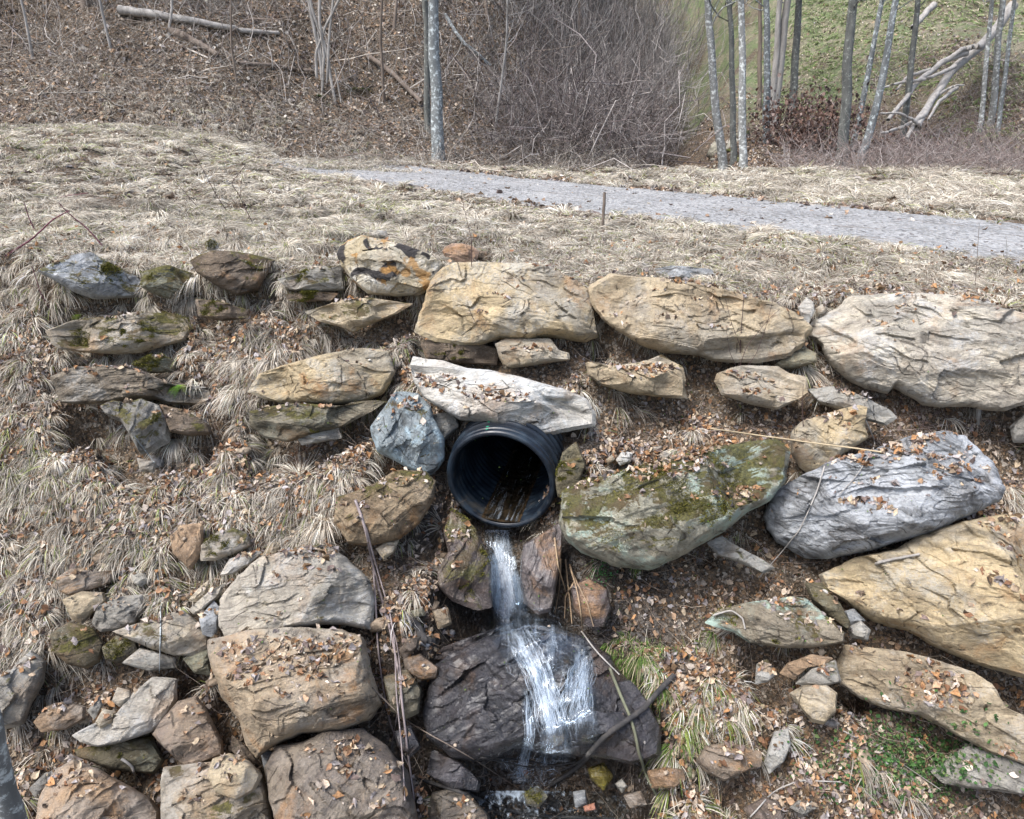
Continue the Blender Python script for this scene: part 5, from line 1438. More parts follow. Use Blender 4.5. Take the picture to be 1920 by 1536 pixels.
def branch_set(r, pts, count, L, rad, up=.5, K=7):
    """curved branches leaving the given points"""
    i = r.integers(0, len(pts), count)
    P0 = pts[i]
    a = r.uniform(0, 2 * math.pi, count)
    d = np.stack([np.cos(a), np.sin(a), r.uniform(.1, 1.0, count) * up * 2], -1); d /= np.linalg.norm(d, axis=1, keepdims=True)
    l = L * r.uniform(.4, 1.2, count)
    t = np.linspace(0, 1, K)
    P = P0[:, None] + d[:, None] * (l[:, None] * t)[..., None]
    P[..., 2] += (l[:, None] * .25 * t ** 2)
    w = np.cumsum(r.normal(0, .045, (count, K, 3)), axis=1) * l[:, None, None]
    w -= w[:, :1]
    P = P + w
    R = rad * r.uniform(.5, 1.1, (count, 1)) * (1 - t * .85)[None]
    return P, R

def tree(name, label, px0, py0, px1, wpx, mat, Y=None, H=9.0, group=None, cat="tree", top_y=0, crown=True, seed=0, bow=0.):
    """trunk from the foot pixel (on the ground) through pixel (px1, top_y) at the same distance"""
    r = np.random.default_rng(900 + seed)
    foot = hit(px0, py0) if Y is None else px_at(px0, py0, Y)
    top = px_at(px1, top_y, foot[1] + r.uniform(-.3, .3))
    dirv = (top - foot); dirv = dirv / dirv[2]
    rad = wpx / 2 / FPX * (foot[1] * cp - (foot[2] - CAMZ) * sp)
    K = 30
    t = np.linspace(0, 1, K)
    z = t * H
    P = foot + dirv * z[:, None]
    bend = np.sin(np.pi * np.clip(z / max(top[2] - foot[2], .5), 0, 1.0)) * bow
    P[:, 0] += bend + .03 * vnoise(z * 1.3, seed * 3.1, seed=seed)
    P[:, 0] += -.02 * np.maximum(z - 4, 0) * dirv[0] * 6
    P[0, 2] -= .25
    R = rad * (1 - .72 * t) * (1 + .35 * np.exp(-z / .12))
    tr = empty(name, foot, label, cat, group)
    V, F = tubes(P[None] - foot, R[None], 12)
    V += V * 0 + .004 * np.stack([vnoise(V[:, 0] * 30, V[:, 1] * 30, V[:, 2] * 4, 5)] * 3, -1) * [1, 1, 0]
    link("trunk", mesh_np("trunk", V, F, mat, smooth_=True), tr)
    if crown:
        pts = P[int(K * .38):] - foot
        B, BR = branch_set(r, pts, 26, H * .22, rad * .28)
        T2, TR2 = branch_set(r, B[:, 3:].reshape(-1, 3), 160, H * .09, rad * .09, K=5)
        V1, F1 = tubes(B, BR, 5); V2, F2 = tubes(T2, TR2, 3)
        link("crown", mesh_np("crown", np.concatenate([V1, V2]), np.concatenate([F1, F2 + len(V1)]), mat, smooth_=True), tr)
    return tr

G1 = "grey alder trunks beyond the track"
tree("tree", "straight grey trunk left of centre rising from the far verge, moss at its foot", 822, 303, 812, 24, ALDER, seed=1, group=G1)
tree("tree", "thinner grey trunk just left of the straight one left of centre", 804, 252, 798, 13, ALDER2, seed=2, group=G1)
tree("tree", "slightly bowed pale-speckled trunk, leftmost of the right-hand group", 1358, 322, 1327, 17, ALDER3, seed=3, group=G1, bow=-.06)
tree("tree", "thin straight speckled trunk standing behind the second pair", 1376, 305, 1369, 12, ALDER2, seed=4, group=G1)
tree("tree", "white-speckled trunk second from the left in the right-hand group", 1394, 318, 1390, 15, ALDER3, seed=5, group=G1)
tree("tree", "slim brown trunk beyond the white-speckled one", 1424, 205, 1425, 9, BROWNB, seed=6, group=G1)
tree("tree", "speckled trunk in front of the pale brown twin stem", 1438, 270, 1436, 14, ALDER, seed=7, group=G1)
tree("tree", "pale brown twin stem with smooth bark, leaning right", 1450, 235, 1476, 17, PALEB, seed=8, group=G1)
tree("tree", "pale brown stem close beside its twin on the left", 1446, 240, 1462, 13, PALEB, seed=81, group=G1)
tree("tree", "dark grey trunk right of the pale brown twin stem", 1486, 208, 1497, 15, ALDER2, seed=9, group=G1)
tree("tree", "stoutest grey trunk of the right-hand group with a dark side", 1576, 312, 1599, 20, ALDER2, seed=10, group=G1)
tree("tree", "slender trunk leaning right behind the stoutest one", 1594, 290, 1652, 11, ALDER, seed=11, group=G1, bow=.05)
tree("tree", "leaning grey trunk crossing towards the top right of the stoutest one", 1610, 310, 1678, 15, ALDER, seed=12, group=G1, bow=.1)
tree("tree", "dark slender trunk standing by the leaf pile", 1690, 274, 1722, 12, ALDER2, seed=13, group=G1)
tree("tree", "thin pale trunk left of three at the far right", 1838, 250, 1860, 9, ALDER3, seed=14, group=G1)
tree("tree", "middle pale trunk of three at the far right", 1858, 238, 1880, 12, ALDER3, seed=15, group=G1)
tree("tree", "rightmost thin pale trunk at the far right", 1872, 250, 1902, 8, ALDER, seed=16, group=G1)
tree("tree", "smooth dark trunk cut off at the bottom left corner", 26, 1580, -22, 40, ALDER, Y=2.35, H=3.2, seed=17, top_y=1330, crown=False)

def tube_thing(name, label, cat, strands, mat, group=None, parts=None, sides=8, onsurf=False):
    """strands: list of (points, r0, r1); first is the main stem, the others become children named after parts"""
    root = empty(name, strands[0][0][0], label, cat, group)
    f = np.array(strands[0][0][0])
    main = []
    for k, (pts, r0, r1) in enumerate(strands):
        P = curve_pts(pts, 26)
        wob = np.cumsum(rng.normal(0, .3, (26, 3)), axis=0) * r0 * .35; wob -= np.linspace(0, 1, 26)[:, None] * wob[-1]
        P = P + wob
        if onsurf:
            rr = np.linspace(r0, r1, 26)
            for q in range(26):
                a_, b_ = to_px(P[q]); s_ = surf2(float(a_), float(b_)); o0 = np.array([0, 0, CAMZ])
                ds, dp = np.linalg.norm(s_ - o0), np.linalg.norm(P[q] - o0)
                if dp > ds - rr[q] * 1.1: P[q] = o0 + (P[q] - o0) * ((ds - rr[q] * 1.2 - .004) / dp)
            for _ in range(2): P[1:-1] = np.where((np.linalg.norm((P[:-2] + P[2:]) / 2, axis=1) < np.linalg.norm(P[1:-1], axis=1))[:, None], (P[:-2] + P[2:]) / 2, P[1:-1])
        V, F = tubes(P[None] - f, np.linspace(r0, r1, 26)[None], sides)
        nm = (parts[0] if k == 0 else parts[1]) if parts else "stem"
        link(nm, mesh_np(nm, V, F, mat, smooth_=True), root)
    return root

def pxpts(lst, Y0=None, lift=.02, stepY=None):
    out = []
    for k, q in enumerate(lst):
        if len(q) == 3: out.append(px_at(*q))
        else:
            p = surf2(*q); out.append(p + np.array([0, -lift, lift]))
    return out
# collision surface of everything near for sticks
bv, bf, o_ = [], [], 0
for (ob, Wp, n, oo, kk, w_) in rock_objs:
    me = ob.data
    co = np.empty(len(me.vertices) * 3); me.vertices.foreach_get("co", co)
    mw = np.array(ob.matrix_world); co = co.reshape(-1, 3) @ mw[:3, :3].T + mw[:3, 3]
    ff = np.empty(len(me.polygons) * 4, np.int32); me.polygons.foreach_get("vertices", ff)
    bv.append(co); bf.append(ff.reshape(-1, 4) + o_); o_ += len(co)
qx, qy = np.meshgrid(np.arange(-6.5, 6.5, .05), np.arange(2.2, 12, .05), indexing='ij')
ids = np.arange(qx.size).reshape(qx.shape)
bv.append(np.stack([qx, qy, ground(qx, qy)], -1).reshape(-1, 3))
bf.append(np.stack([ids[:-1, :-1], ids[1:, :-1], ids[1:, 1:], ids[:-1, 1:]], -1).reshape(-1, 4) + o_)
bvh2 = BVHTree.FromPolygons(np.concatenate(bv).tolist(), np.concatenate(bf).tolist())
def surf2(px, py):
    d = Vector(ray(px, py)).normalized()
    h = bvh2.ray_cast(Vector((0, 0, CAMZ)), d)
    return np.array(h[0]) if h[0] is not None else np.array(hit(px, py))

# stakes
def stake(px, py0, py1, w, mat, label, lean=0):
    f = surf2(px, py0); top = px_at(px + lean, py1, f[1])
    root = tube_thing("stake", label, "stake", [([f - [0, 0, .1], (f + top) / 2, top], w, w * .9)], mat, parts=("post", "post"), sides=6)
    P = np.array([top - f * 1.0])
    return root
stake(1132, 430, 361, .022, BROWNB, "thin brown wooden stake on the track's near edge", 2)
stake(1834, 790, 708, .022, PALEB, "pale cut sapling stub standing above the grey banded boulder", 7)

# sticks and roots
S = lambda name, label, cat, pts, r0, r1, mat, extra=(), parts=("stem", "twig"): tube_thing(name, label, cat, [(pxpts(pts), r0, r1)] + [(pxpts(e), a, b) for (e, a, b) in extra], mat, parts=parts, onsurf=True)
S("branch", "dark forked branch lying across the foot of the waterfall", "branch", [(1262, 1268), (1235, 1292), (1215, 1325), (1180, 1352), (1140, 1372), (1110, 1405), (1095, 1430), (1060, 1455), (1030, 1472)], .021, .016, DARKW, [([(1110, 1405), (1080, 1432), (1050, 1445)], .014, .008), ([(1100, 1425), (1000, 1440), (900, 1420)], .008, .004)])
S("stick", "long greenish stick leaning from the boulder to the bottom edge", "stick", [(1142, 1252), (1160, 1300), (1185, 1355), (1195, 1410), (1215, 1465), (1243, 1515)], .012, .009, bark_mat("green_bark", (.16, .17, .11), (.09, .09, .06), (.3, .32, .25), .4))
S("stick", "pale stick from the hanging roots to the wet slab", "stick", [(1090, 1185), (1120, 1225), (1160, 1265)], .007, .005, PALEB)
S("stick", "straight pale stick lying across the ochre block", "stick", [(1330, 806), (1420, 818), (1520, 832), (1650, 850)], .0075, .006, bark_mat("straw_stick", (.45, .37, .24), (.35, .28, .18), (.5, .45, .35), .4))
S("sapling", "bent brown sapling stems leaning over the gap left of the waterfall", "sapling", [(668, 940), (688, 990), (700, 1060), (715, 1120), (735, 1180), (748, 1250), (758, 1330), (768, 1420), (778, 1500)], .012, .007, bark_mat("red_bark", (.30, .25, .24), (.17, .14, .14), (.45, .42, .42), .5),
  [([(700, 1060), (705, 1130), (708, 1220), (725, 1330), (745, 1400), (770, 1440)], .008, .005), ([(688, 990), (715, 1090), (742, 1180), (745, 1300), (755, 1400), (760, 1500)], .007, .004), ([(715, 1120), (745, 1200), (755, 1290), (735, 1400)], .006, .003)])
S("branch", "thin wet branch along the bottom of the pool", "branch", [(770, 1455), (830, 1475), (900, 1500), (960, 1525), (1050, 1532), (1150, 1535)], .014, .012, DARKW)
S("stick", "dark stick in front of the flat wet slab", "stick", [(900, 1420), (960, 1422), (1010, 1430), (1080, 1440)], .006, .006, DARKW)
S("root", "dark twig crossing the left bank towards the waterfall", "twig", [(700, 1290), (760, 1350), (830, 1390), (900, 1430), (960, 1470)], .005, .003, BROWNB)
S("log", "short dark wet log end among the stones left of the fall", "log", [(768, 1165), (785, 1180), (800, 1200), (812, 1205)], .035, .03, DARKW)
S("stick", "pale twig arching over the mint striped wedge", "twig", [(1335, 1155), (1370, 1145), (1390, 1160), (1395, 1180)], .008, .006, PALEB)
S("stick", "thin pale stick at the foot of the right bank", "stick", [(1578, 1370), (1640, 1400), (1700, 1440), (1760, 1480)], .005, .003, PALEB)
S("stick", "pale stick arching above the bottom edge on the right", "stick", [(1400, 1536), (1450, 1480), (1500, 1462), (1580, 1466)], .005, .004, PALEB)
S("stick", "grey curled root beside the ochre block", "root", [(1620, 790), (1640, 835), (1600, 900), (1570, 930)], .006, .003, PALEB)
S("vine", "long pale vine stem falling past the ochre block to the ledge stone", "vine", [(1545, 870), (1530, 920), (1500, 990), (1460, 1040), (1420, 1085)], .006, .004, PALEB)
S("twig", "bone-pale twig lying below the tilted pale slab", "twig", [(232, 1422), (250, 1435), (262, 1462)], .010, .006, PALEB)
S("stick", "grey rotten stick lying on the giant ochre boulder", "stick", [(1640, 1058), (1680, 1048), (1720, 1040)], .012, .010, PALEB)
S("bramble", "dark drooping stem hanging over the shell-shaped stone", "stem", [(255, 1010), (300, 1070), (305, 1140), (304, 1200), (302, 1262)], .005, .004, ALDER)
S("cable", "dead stem lying across the left grass slope", "stem", [(255, 820), (300, 880), (345, 925), (385, 958)], .005, .003, ALDER)
bpy.data.objects["cable"].name = "dead_stem"
for k, (a, lab) in enumerate([([(1078, 1090), (1060, 1120), (1058, 1160)], "leftmost hanging brown root beside the upright rock"), ([(1060, 1050), (1066, 1110), (1072, 1170)], "middle hanging brown root"), ([(1068, 1060), (1085, 1120), (1092, 1190)], "longest hanging brown root right of the middle one"), ([(1072, 1075), (1100, 1130), (1112, 1175)], "outermost hanging root over the rounded brown stone"), ([(1050, 1050), (1048, 1110), (1040, 1150)], "thin hanging root beside the upright rock, bent to the left"), ([(1040, 1010), (1046, 1060), (1060, 1110)], "upper hanging root under the lichen boulder")]):
    S("root", lab, "root", a, .008, .004, bark_mat("root_bark", (.36, .26, .16), (.24, .17, .11), (.45, .38, .3), .3))
# purple bramble canes, upper left, and bare saplings standing in front of the boulders
CANE = bark_mat("purple_cane", (.16, .05, .075), (.10, .035, .05), (.3, .2, .24), .3)
def cane(label, pts, Yo, r0, mat, extra=(), name="bramble_cane", cat="cane"):
    base_p = surf2(pts[0][0], pts[0][1])
    P = [base_p] + [px_at(q[0], q[1], base_p[1] + Yo * (k + 1) / len(pts)) for k, q in enumerate(pts[1:])]
    st = [(P, r0, r0 * .5)]
    for e in extra:
        b0 = px_at(e[0][0], e[0][1], base_p[1] + Yo * .5)
        st.append(([b0] + [px_at(q[0], q[1], base_p[1] + Yo * .5 - .04 * (k + 1)) for k, q in enumerate(e[1:])], r0 * .5, r0 * .25))
    return tube_thing(name, label, cat, st, mat, parts=("stem", "twig"), sides=5)
cane("purple bramble cane arching up towards the right at the upper left", [(10, 480), (60, 450), (100, 412), (130, 395)], -.1, .011, CANE)
cane("purple bramble cane slanting down to the right above the blue-grey boulder", [(200, 470), (165, 430), (128, 400), (110, 380)], -.1, .009, CANE)
cane("flat purple cane lying at the top of the bramble patch", [(100, 372), (130, 366), (165, 362)], -.1, .009, CANE)
cane("upright purple cane between the crossing brambles", [(70, 440), (55, 410), (45, 380)], -.1, .008, CANE)
cane("thin purple stem at the far left below the brambles", [(100, 590), (75, 550), (60, 500)], -.1, .006, CANE)
DK = bark_mat("dark_twig", (.10, .06, .055), (.06, .04, .04), (.2, .15, .15), .3)
cane("leafless dark weed stem rising from the meadow edge, left one", [(432, 405), (405, 365), (365, 290), (350, 265)], -.2, .006, DK, [[(405, 365), (400, 340), (395, 320)]], "weed_stem", "weed")
cane("leafless dark weed stem rising from the meadow edge, right one with side twigs", [(475, 420), (445, 360), (432, 345), (460, 310)], -.2, .006, DK, [[(450, 370), (452, 345), (455, 325)]], "weed_stem", "weed")
cane("slanting dark weed stem left of the other two in the meadow", [(380, 400), (345, 360), (305, 315)], -.2, .005, DK, [], "weed_stem", "weed")
cane("bare branching sapling in front of the long smooth boulder", [(1381, 752), (1386, 680), (1390, 620), (1395, 555)], -.12, .006, DK, [[(1386, 690), (1400, 650), (1440, 600), (1462, 580)], [(1388, 650), (1370, 600), (1360, 560)], [(1384, 715), (1420, 660), (1440, 600), (1450, 560)], [(1386, 700), (1368, 660), (1362, 620)]], "sapling", "sapling")
cane("very thin bare sapling rising before the long smooth boulder's left half", [(1285, 690), (1262, 640), (1255, 620)], -.05, .004, DK, [[(1270, 660), (1290, 620), (1300, 600)]], "sapling", "sapling")
cane("thin red stem standing under the ochre block's left side", [(1506, 800), (1504, 760), (1506, 720)], -.05, .004, DK, [], "sapling", "sapling")
cane("bare twig pair in the grass above the trapezoid boulder", [(884, 500), (884, 450), (868, 380)], -.1, .004, DK, [[(882, 470), (890, 430), (892, 390)]], "sapling", "sapling")
cane("tall reddish weed stem at the right verge", [(1828, 545), (1832, 480), (1836, 420)], -.1, .0035, BROWNB, [], "weed_stem", "weed")
cane("thin straw stem standing right of the reddish weed", [(1885, 500), (1888, 470), (1886, 440)], -.1, .0035, PALEB, [], "weed_stem", "weed")

# fallen tree on the right bank: pale trunk with broken limbs
def far(px, py, Y): return px_at(px, py, Y)
ft = tube_thing("fallen_tree", "pale fallen tree with broken limbs lying down the right bank", "fallen tree",
   [([far(1900, 10, 24.5), far(1870, 55, 24), far(1830, 95, 23.5), far(1790, 130, 23), far(1755, 180, 22), far(1735, 215, 21), far(1720, 240, 20.3)], .15, .09),
    ([far(1812, 100, 23.2), far(1770, 115, 22.7), far(1715, 160, 22), far(1690, 195, 21.4), far(1665, 225, 20.8)], .09, .05),
    ([far(1840, 88, 23.3), far(1800, 92, 23), far(1770, 118, 22.8)], .08, .06),
    ([far(1765, 165, 22), far(1735, 205, 21.2), far(1712, 238, 20.4), far(1700, 260, 20)], .08, .05),
    ([far(1790, 125, 22.6), far(1740, 150, 22), far(1690, 155, 21.8), far(1655, 165, 21.6)], .06, .03),
    ([far(1745, 130, 22.4), far(1700, 145, 22.3), far(1680, 170, 21.8)], .05, .03),
    ([far(1795, 165, 22.4), far(1760, 190, 21.5), far(1740, 225, 20.6)], .06, .03),
    ([far(1755, 180, 21.8), far(1780, 165, 21.9), far(1808, 160, 22)], .05, .02),
    ([far(1735, 215, 20.8), far(1700, 235, 20.3), far(1650, 250, 20)], .07, .03),
    ([far(1725, 235, 20.3), far(1690, 215, 20.2), far(1650, 212, 20.2)], .05, .02)], PALEB, parts=("trunk", "limb"), sides=10)
tube_thing("log", "tan broken log lying high on the green hillside", "log", [([far(1752, 8, 26), far(1735, 25, 25.6), far(1712, 52, 25)], .11, .08)], PALEB, parts=("trunk", "limb"))
def on_hill(px, py): return hit(px, py) + np.array([0, -.05, .10])
tube_thing("log", "long pale log lying across the left hillside near the top", "log", [([on_hill(225, 28), on_hill(300, 40), on_hill(380, 52), on_hill(450, 66), on_hill(525, 70)], .11, .05)], PALEB, parts=("trunk", "limb"))
tube_thing("log", "dark mossy log on the left hillside below the long pale one", "log", [([on_hill(320, 65), on_hill(370, 90), on_hill(410, 112)], .11, .07)], BROWNB, parts=("trunk", "limb"))
tube_thing("log", "thin dark log in the leaves left of the vine stems", "log", [([on_hill(450, 128), on_hill(520, 132), on_hill(590, 142)], .05, .05)], BROWNB, parts=("trunk", "limb"))
tube_thing("log", "grey log slanting down the hill right of the straight trunk", "log", [([on_hill(835, 35), on_hill(870, 90), on_hill(920, 130)], .06, .05)], ALDER, parts=("trunk", "limb"))
tube_thing("log", "dark log on the slope between vines and straight trunk", "log", [([on_hill(690, 115), on_hill(740, 150), on_hill(790, 200)], .07, .06)], BROWNB, parts=("trunk", "limb"))
def vine_tree():
    f = hit(610, 160)
    Y = f[1] - .3
    st = []
    for (pts, r0, r1) in [([(603, 150), (600, 110), (590, 60), (570, -40)], .045, .04), ([(604, 165), (608, 100), (600, 40), (598, -40)], .04, .04), ([(613, 155), (617, 80), (622, 20), (630, -50)], .035, .03),
                          ([(684, 308), (655, 262), (632, 210), (620, 150), (612, 90), (590, 40), (575, -30)], .045, .035), ([(625, 238), (612, 225), (603, 190), (606, 130), (596, 60)], .03, .025), ([(594, 145), (592, 100), (610, 50), (640, -10)], .04, .03), ([(668, 280), (645, 235), (638, 180), (628, 130)], .022, .02)]:
        st.append(([px_at(a, b, Y - (.03 * max(b - 160, 0) / 10 * 1.0)) for a, b in pts], r0, r1))
    return tube_thing("vine_tree", "cluster of pale twisting vine stems on the left hillside", "tree", st, PALEB, parts=("stem", "stem"), sides=7)
vine_tree()
G2 = "thin bare saplings on the left hillside"
for k, (a, b, c, w, lab) in enumerate([(160, 12, 152, 18, "stout stump-like grey stem at the top left"), (212, 95, 180, 5, "crooked pale sapling left of the long pale log"), (315, 68, 318, 5, "pale sapling crossing the long pale log"), (720, 190, 722, 6, "grey sapling left of the thinner grey trunk"), (925, 265, 955, 5, "bent pale sapling at the thicket's left edge"), (445, 160, 432, 4, "short slim grey sapling in the middle of the left hillside"), (60, 110, 20, 5, "crooked grey sapling at the left edge"), (245, 5, 243, 5, "slim dark sapling at the top left"), (735, 60, 745, 6, "slim trunk at the top right of the vines"), (918, 60, 915, 7, "dark slim trunk high above the thicket edge"), (1085, 120, 1083, 7, "grey trunk standing inside the bare thicket"), (1160, 100, 1150, 5, "thin trunk in the upper thicket")]):
    tree("sapling", lab, a, b, c, w, PALEB if k in (1, 2, 4, 6) else BROWNB, seed=30 + k, group=G2, cat="sapling", H=6, top_y=-60, bow=.08 * (-1) ** k)

# thickets of bare twigs
def twig_mass(name, label, centers, n, L, rad, cols, seed, up=.8, K=6, curl=.12, fan=0.0):
    r = np.random.default_rng(seed)
    P0 = centers(r, n)
    P0 = P0[~((np.abs(P0[:, 0] - .1) < .62) & (P0[:, 1] > 4.6) & (P0[:, 1] < 6.6))]
    n = len(P0)
    a = r.uniform(0, 2 * math.pi, n)
    d = np.stack([np.cos(a), np.sin(a), r.uniform(.0, 1, n) * up * 2 + .05], -1); d /= np.linalg.norm(d, axis=1, keepdims=True)
    l = L * r.uniform(.35, 1.2, n)
    t = np.linspace(0, 1, K)
    P = P0[:, None] + d[:, None] * (l[:, None] * t)[..., None]
    P[..., 2] -= fan * (l[:, None] * t ** 2)
    w = np.cumsum(r.normal(0, curl, (n, K, 3)), axis=1) * l[:, None, None] / 2; w -= w[:, :1]
    P += w
    gz = ground(P[..., 0], P[..., 1]) + .01
    P[..., 2] = np.maximum(P[..., 2], gz)
    R = rad * r.uniform(.4, 1.3, (n, 1)) * (1 - t * .75)[None]
    V, F = tubes(P, R, 3)
    cols = np.array(cols); c = cols[r.integers(0, len(cols), n)] * r.uniform(.7, 1.3, (n, 1))
    o = link(name, mesh_np(name, V, F, TWIGM, np.repeat(c, K * 3, 0)))
    return tag(o, label, None, None, "stuff")
def box_pts(x0, x1, y0, y1, fn=None, hh=0.):
    def f(r, n):
        x = r.uniform(x0, x1, n); y = r.uniform(y0, y1, n)
        P = np.stack([x, y, ground(x, y) + r.random(n) ** 1.5 * hh], -1)
        if fn is not None: P = P[r.random(n) < fn(P)]
        return P
    return f
PURP = [(.19, .165, .155), (.12, .10, .095), (.25, .22, .205), (.08, .065, .06), (.38, .35, .33), (.15, .12, .11)]
def thick(P):
    px, py = to_px(P)
    return smooth(860, 960, px) * smooth(1250, 1195, px) * smooth(1.0, .2, np.abs(P[:, 0] - (P[:, 1] - 18) * .32 - 2.0) / 5.5)
twig_mass("thicket", "dense purplish grey thicket of bare brush in the hollow", box_pts(-3, 12, 17.8, 34, thick, .9), 17000, 1.7, .010, PURP, 201, up=.8, K=7, curl=.2)
twig_mass("thicket", "paler upright bare brush rising at the back of the hollow", box_pts(-2, 16, 26, 44, lambda P: smooth(850, 950, to_px(P)[0]) * smooth(1310, 1240, to_px(P)[0]), .6), 5200, 4.2, .016, [(.24, .22, .205), (.17, .15, .14), (.33, .31, .29)], 202, up=1.7, curl=.11, K=8)
twig_mass("brush", "grey brush and twigs over the left hillside", box_pts(-18, 3, 16.4, 30, lambda P: .5 + .5 * (vnoise(P[:, 0] * .6, P[:, 1] * .6, seed=5) > 0), .05), 26000, .9, .006, [(.34, .31, .27), (.22, .19, .16), (.44, .41, .37), (.13, .11, .09)], 203, up=.5)
twig_mass("sticks", "fallen pale sticks and broken limbs strewn over the left hillside", box_pts(-16, 4, 17.2, 30, None, .05), 420, 2.2, .022, [(.42, .38, .33), (.26, .22, .18), (.15, .12, .1)], 210, up=.06, curl=.07)
twig_mass("brush", "grey tangle of twigs around the fallen tree", box_pts(8, 19, 16.8, 28, lambda P: smooth(1600, 1680, to_px(P)[0]) * smooth(60, 150, to_px(P)[1]), .3), 5500, 1.1, .009, [(.26, .22, .2), (.34, .3, .28), (.16, .12, .11)], 204, up=.5)
twig_mass("twigs", "tangle of thin dead stems lying above the grey banded boulder", box_pts(2.5, 5.2, 4.2, 6.2, lambda P: np.exp(-((to_px(P)[0] - 1690) / 110) ** 2 - ((to_px(P)[1] - 800) / 45) ** 2), .02), 2600, .42, .0022, [(.38, .32, .29), (.28, .22, .2), (.2, .15, .14)], 205, up=.2)
twig_mass("twigs", "thin dead stems scattered over the bank", box_pts(-5.5, 5.5, 2.7, 7.6, None, .03), 7000, .34, .0018, [(.42, .35, .28), (.3, .24, .19), (.2, .15, .12)], 206, up=.3)
twig_mass("thicket", "arching pale stems through the bare thicket", box_pts(-3, 9, 17.6, 26, thick, .2), 420, 3.0, .022, [(.36, .33, .31), (.25, .22, .21), (.16, .13, .13)], 208, up=1.2, K=9, curl=.22, fan=.25)
twig_mass("brush", "upright grey saplings and canes over the hillside's upper part", box_pts(-16, 3, 19, 32, None, .05), 700, 2.6, .014, [(.40, .37, .34), (.28, .25, .23), (.2, .17, .16)], 209, up=2.0, K=8, curl=.10)
# dark red-brown leafy brush piles at the foot of the right-hand trees
def leafy(name, label, cx, cy, rx, ry, h, n, seed):
    f = hit(cx, cy)
    r = np.random.default_rng(seed)
    wx = rx / FPX * f[1]; 
    a = r.normal(0, 1, (n, 3)) * [wx * .55, .6, h * .42]; a[:, 0] += wx * .5 * vnoise(a[:, 2] * 5, a[:, 1] * 5, seed=3)
    P = f + a; P[:, 2] = np.maximum(P[:, 2] + h * .3, ground(P[:, 0], P[:, 1]) + .02)
    o = leaves(name, P, r.normal(0, 1, (n, 3)), .11, seed, label, [(.15, .095, .08), (.11, .075, .065), (.24, .16, .13), (.08, .06, .055), (.32, .25, .22), (.2, .12, .09)])
    return o
leafy("leaf_litter", "pile of dark red-brown leafy brush between the pale stems and the stoutest trunk", 1515, 270, 75, 45, 1.1, 4500, 301)
leafy("leaf_litter", "low brown leafy brush right of the leaning trunks", 1690, 300, 90, 20, .5, 2600, 302)
twig_mass("brush", "twigs sticking out of the leafy brush pile", box_pts(6.0, 12, 16, 18.5, lambda P: smooth(1440, 1480, to_px(P)[0]), .3), 1300, 1.0, .007, [(.24, .19, .17), (.36, .32, .3)], 207, up=.7)

# ferns and ground ivy
FERN = attr_mat("fern_green", .6, .2, .3, 20)
def fern(label, px, py, n, L, cols, seed, far_=False):
    r = np.random.default_rng(seed)
    b = hit(px, py) if far_ else surf2(px, py)
    root = empty("fern", b, label, "fern")
    for k in range(n):
        a = r.uniform(math.pi * 1.0, math.pi * 2.0) if not far_ else r.uniform(0, 2 * math.pi)
        out = np.array([math.cos(a), math.sin(a), 0])
        l = L * r.uniform(.7, 1.2)
        t = np.linspace(0, 1, 22)
        mid = out[None] * (t * l)[:, None] + np.array([0, 0, 1])[None] * (l * (.5 * t - .85 * t ** 2))[:, None]
        side = np.cross(out, [0, 0, 1])
        Vs, Fs = [], []
        for j in range(2, 22):
            wl = l * .2 * math.sin(math.pi * min(t[j] * .95 + .08, 1)) + .004
            for s_ in (-1, 1):
                o_ = len(Vs)
                p = mid[j]; q = p + side * s_ * wl + out * wl * .35 + np.array([0, 0, -.1 * wl])
                h_ = out * l * .017
                Vs += [p - h_, p + h_, q + h_ * .3, q - h_ * .3]; Fs.append([o_, o_ + 1, o_ + 2, o_ + 3])
        c = np.array(cols)[r.integers(0, len(cols))] * r.uniform(.8, 1.2)
        link("frond", mesh_np("frond", np.array(Vs), np.array(Fs), FERN, np.tile(c, (len(Vs), 1))), root)
    return root
GR = [(.10, .20, .03), (.16, .27, .05), (.24, .32, .06)]
fern("green fern growing at the right end of the plank-like slab", 338, 722, 8, .15, GR, 1)
fern("small yellow-green fern on top of the long tan stone", 150, 590, 7, .13, [(.32, .36, .08), (.22, .3, .05)], 2)
fern("evergreen fern clump on the left hillside beside the vine stems", 672, 168, 16, .6, [(.08, .16, .03), (.14, .2, .04)], 3, True)
fern("small fern at the foot of the vine stems", 588, 180, 8, .4, [(.08, .16, .03)], 4, True)
def ivy(label, px, py, rx, ry, n, size, seed, cols, name="ground_ivy"):
    r = np.random.default_rng(seed)
    P, nn = [], []
    for _ in range(n):
        d = Vector(ray(px + r.normal(0, .5) * rx, py + r.normal(0, .5) * ry)).normalized()
        h = bvh2.ray_cast(Vector((0, 0, CAMZ)), d)
        if h[0] is None: continue
        P.append(np.array(h[0]) + [0, 0, r.uniform(.005, .05)]); nn.append(np.array([0, -.4, 1]))
    return leaves(name, np.array(P), np.array(nn), size, seed, label, cols)
_lm = LEAFM; LEAFM = FERN
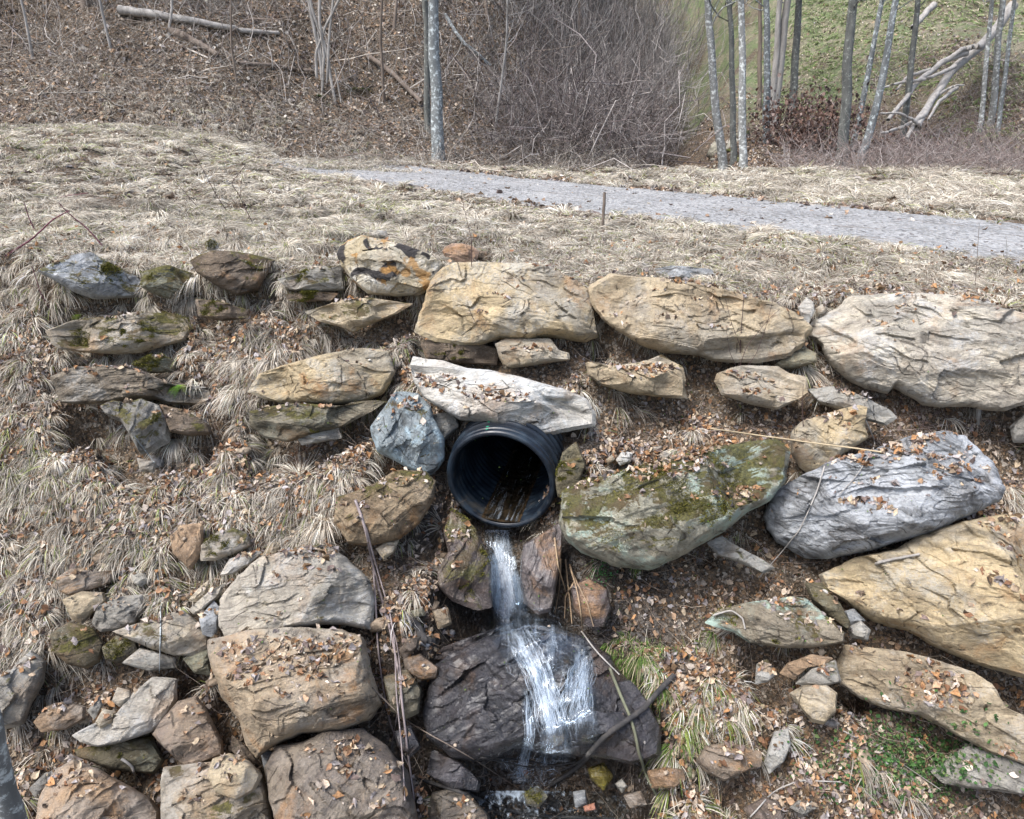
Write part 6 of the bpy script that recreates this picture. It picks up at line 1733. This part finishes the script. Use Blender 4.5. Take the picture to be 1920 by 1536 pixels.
ivy("green ground ivy creeping over the litter at the lower right", 1690, 1430, 170, 90, 1700, .030, 401, [(.05, .12, .035), (.08, .17, .05), (.035, .085, .025), (.14, .2, .07)])
ivy("small green weeds under the lichen boulder", 1130, 1080, 30, 22, 110, .02, 402, [(.04, .15, .05), (.08, .22, .07)], "weeds")
ivy("scattered green sprigs across the bank", 1000, 1000, 900, 420, 420, .015, 403, [(.1, .2, .04), (.16, .24, .05)], "weeds")
LEAFM = _lm
# moss cushions: children of the mossy stones
MOSSM = attr_mat("moss", .9, .35, .1, 60)
for (ob, Wp, n, oo, kk, w_) in rock_objs:
    if oo.get('m', 0) < .3: continue
    r = np.random.default_rng(hash(ob.name) % 1000 if False else len(ob.name) + n)
    me = ob.data
    nv = n * n
    co = np.empty(len(me.vertices) * 3); me.vertices.foreach_get("co", co); co = co.reshape(-1, 3)
    no = np.empty(len(me.vertices) * 3); me.vertices.foreach_get("normal", no); no = no.reshape(-1, 3)
    R3 = np.array(ob.matrix_world)[:3, :3]
    nz = (no @ R3.T)[:, 2]
    msk = nz * .5 + vnoise(co[:, 0] * 5, co[:, 1] * 5, co[:, 2] * 5, 9) + .4 * vnoise(co[:, 0] * 16, co[:, 1] * 16, co[:, 2] * 16, 10)
    cand = np.where((msk > .95 - .45 * oo['m']) & (np.arange(len(co)) < nv) & (nz > -.1))[0]
    if len(cand) < 12: continue
    pick = r.choice(cand, min(len(cand) * 5, 9000))
    P0 = co[pick] + r.normal(0, .006, (len(pick), 3)); Nn = no[pick]
    d = Nn + r.normal(0, .5, Nn.shape); d /= np.linalg.norm(d, axis=1, keepdims=True)
    l = r.uniform(.004, .016, len(pick))
    side = np.cross(d, r.normal(0, 1, d.shape)); side /= np.linalg.norm(side, axis=1, keepdims=True) + 1e-6
    P = np.stack([P0 - Nn * .003, P0 + d * l[:, None]], 1)
    V, F = ribbons(P, np.tile([.006, .002], (len(pick), 1)), side)
    k = r.random((len(pick), 1))
    c = np.array([.06, .06, .015]) * (1 - k) + np.array([.19, .18, .035]) * k
    link("moss", mesh_np("moss", V, F, MOSSM, np.repeat(c, 4, 0)), ob)
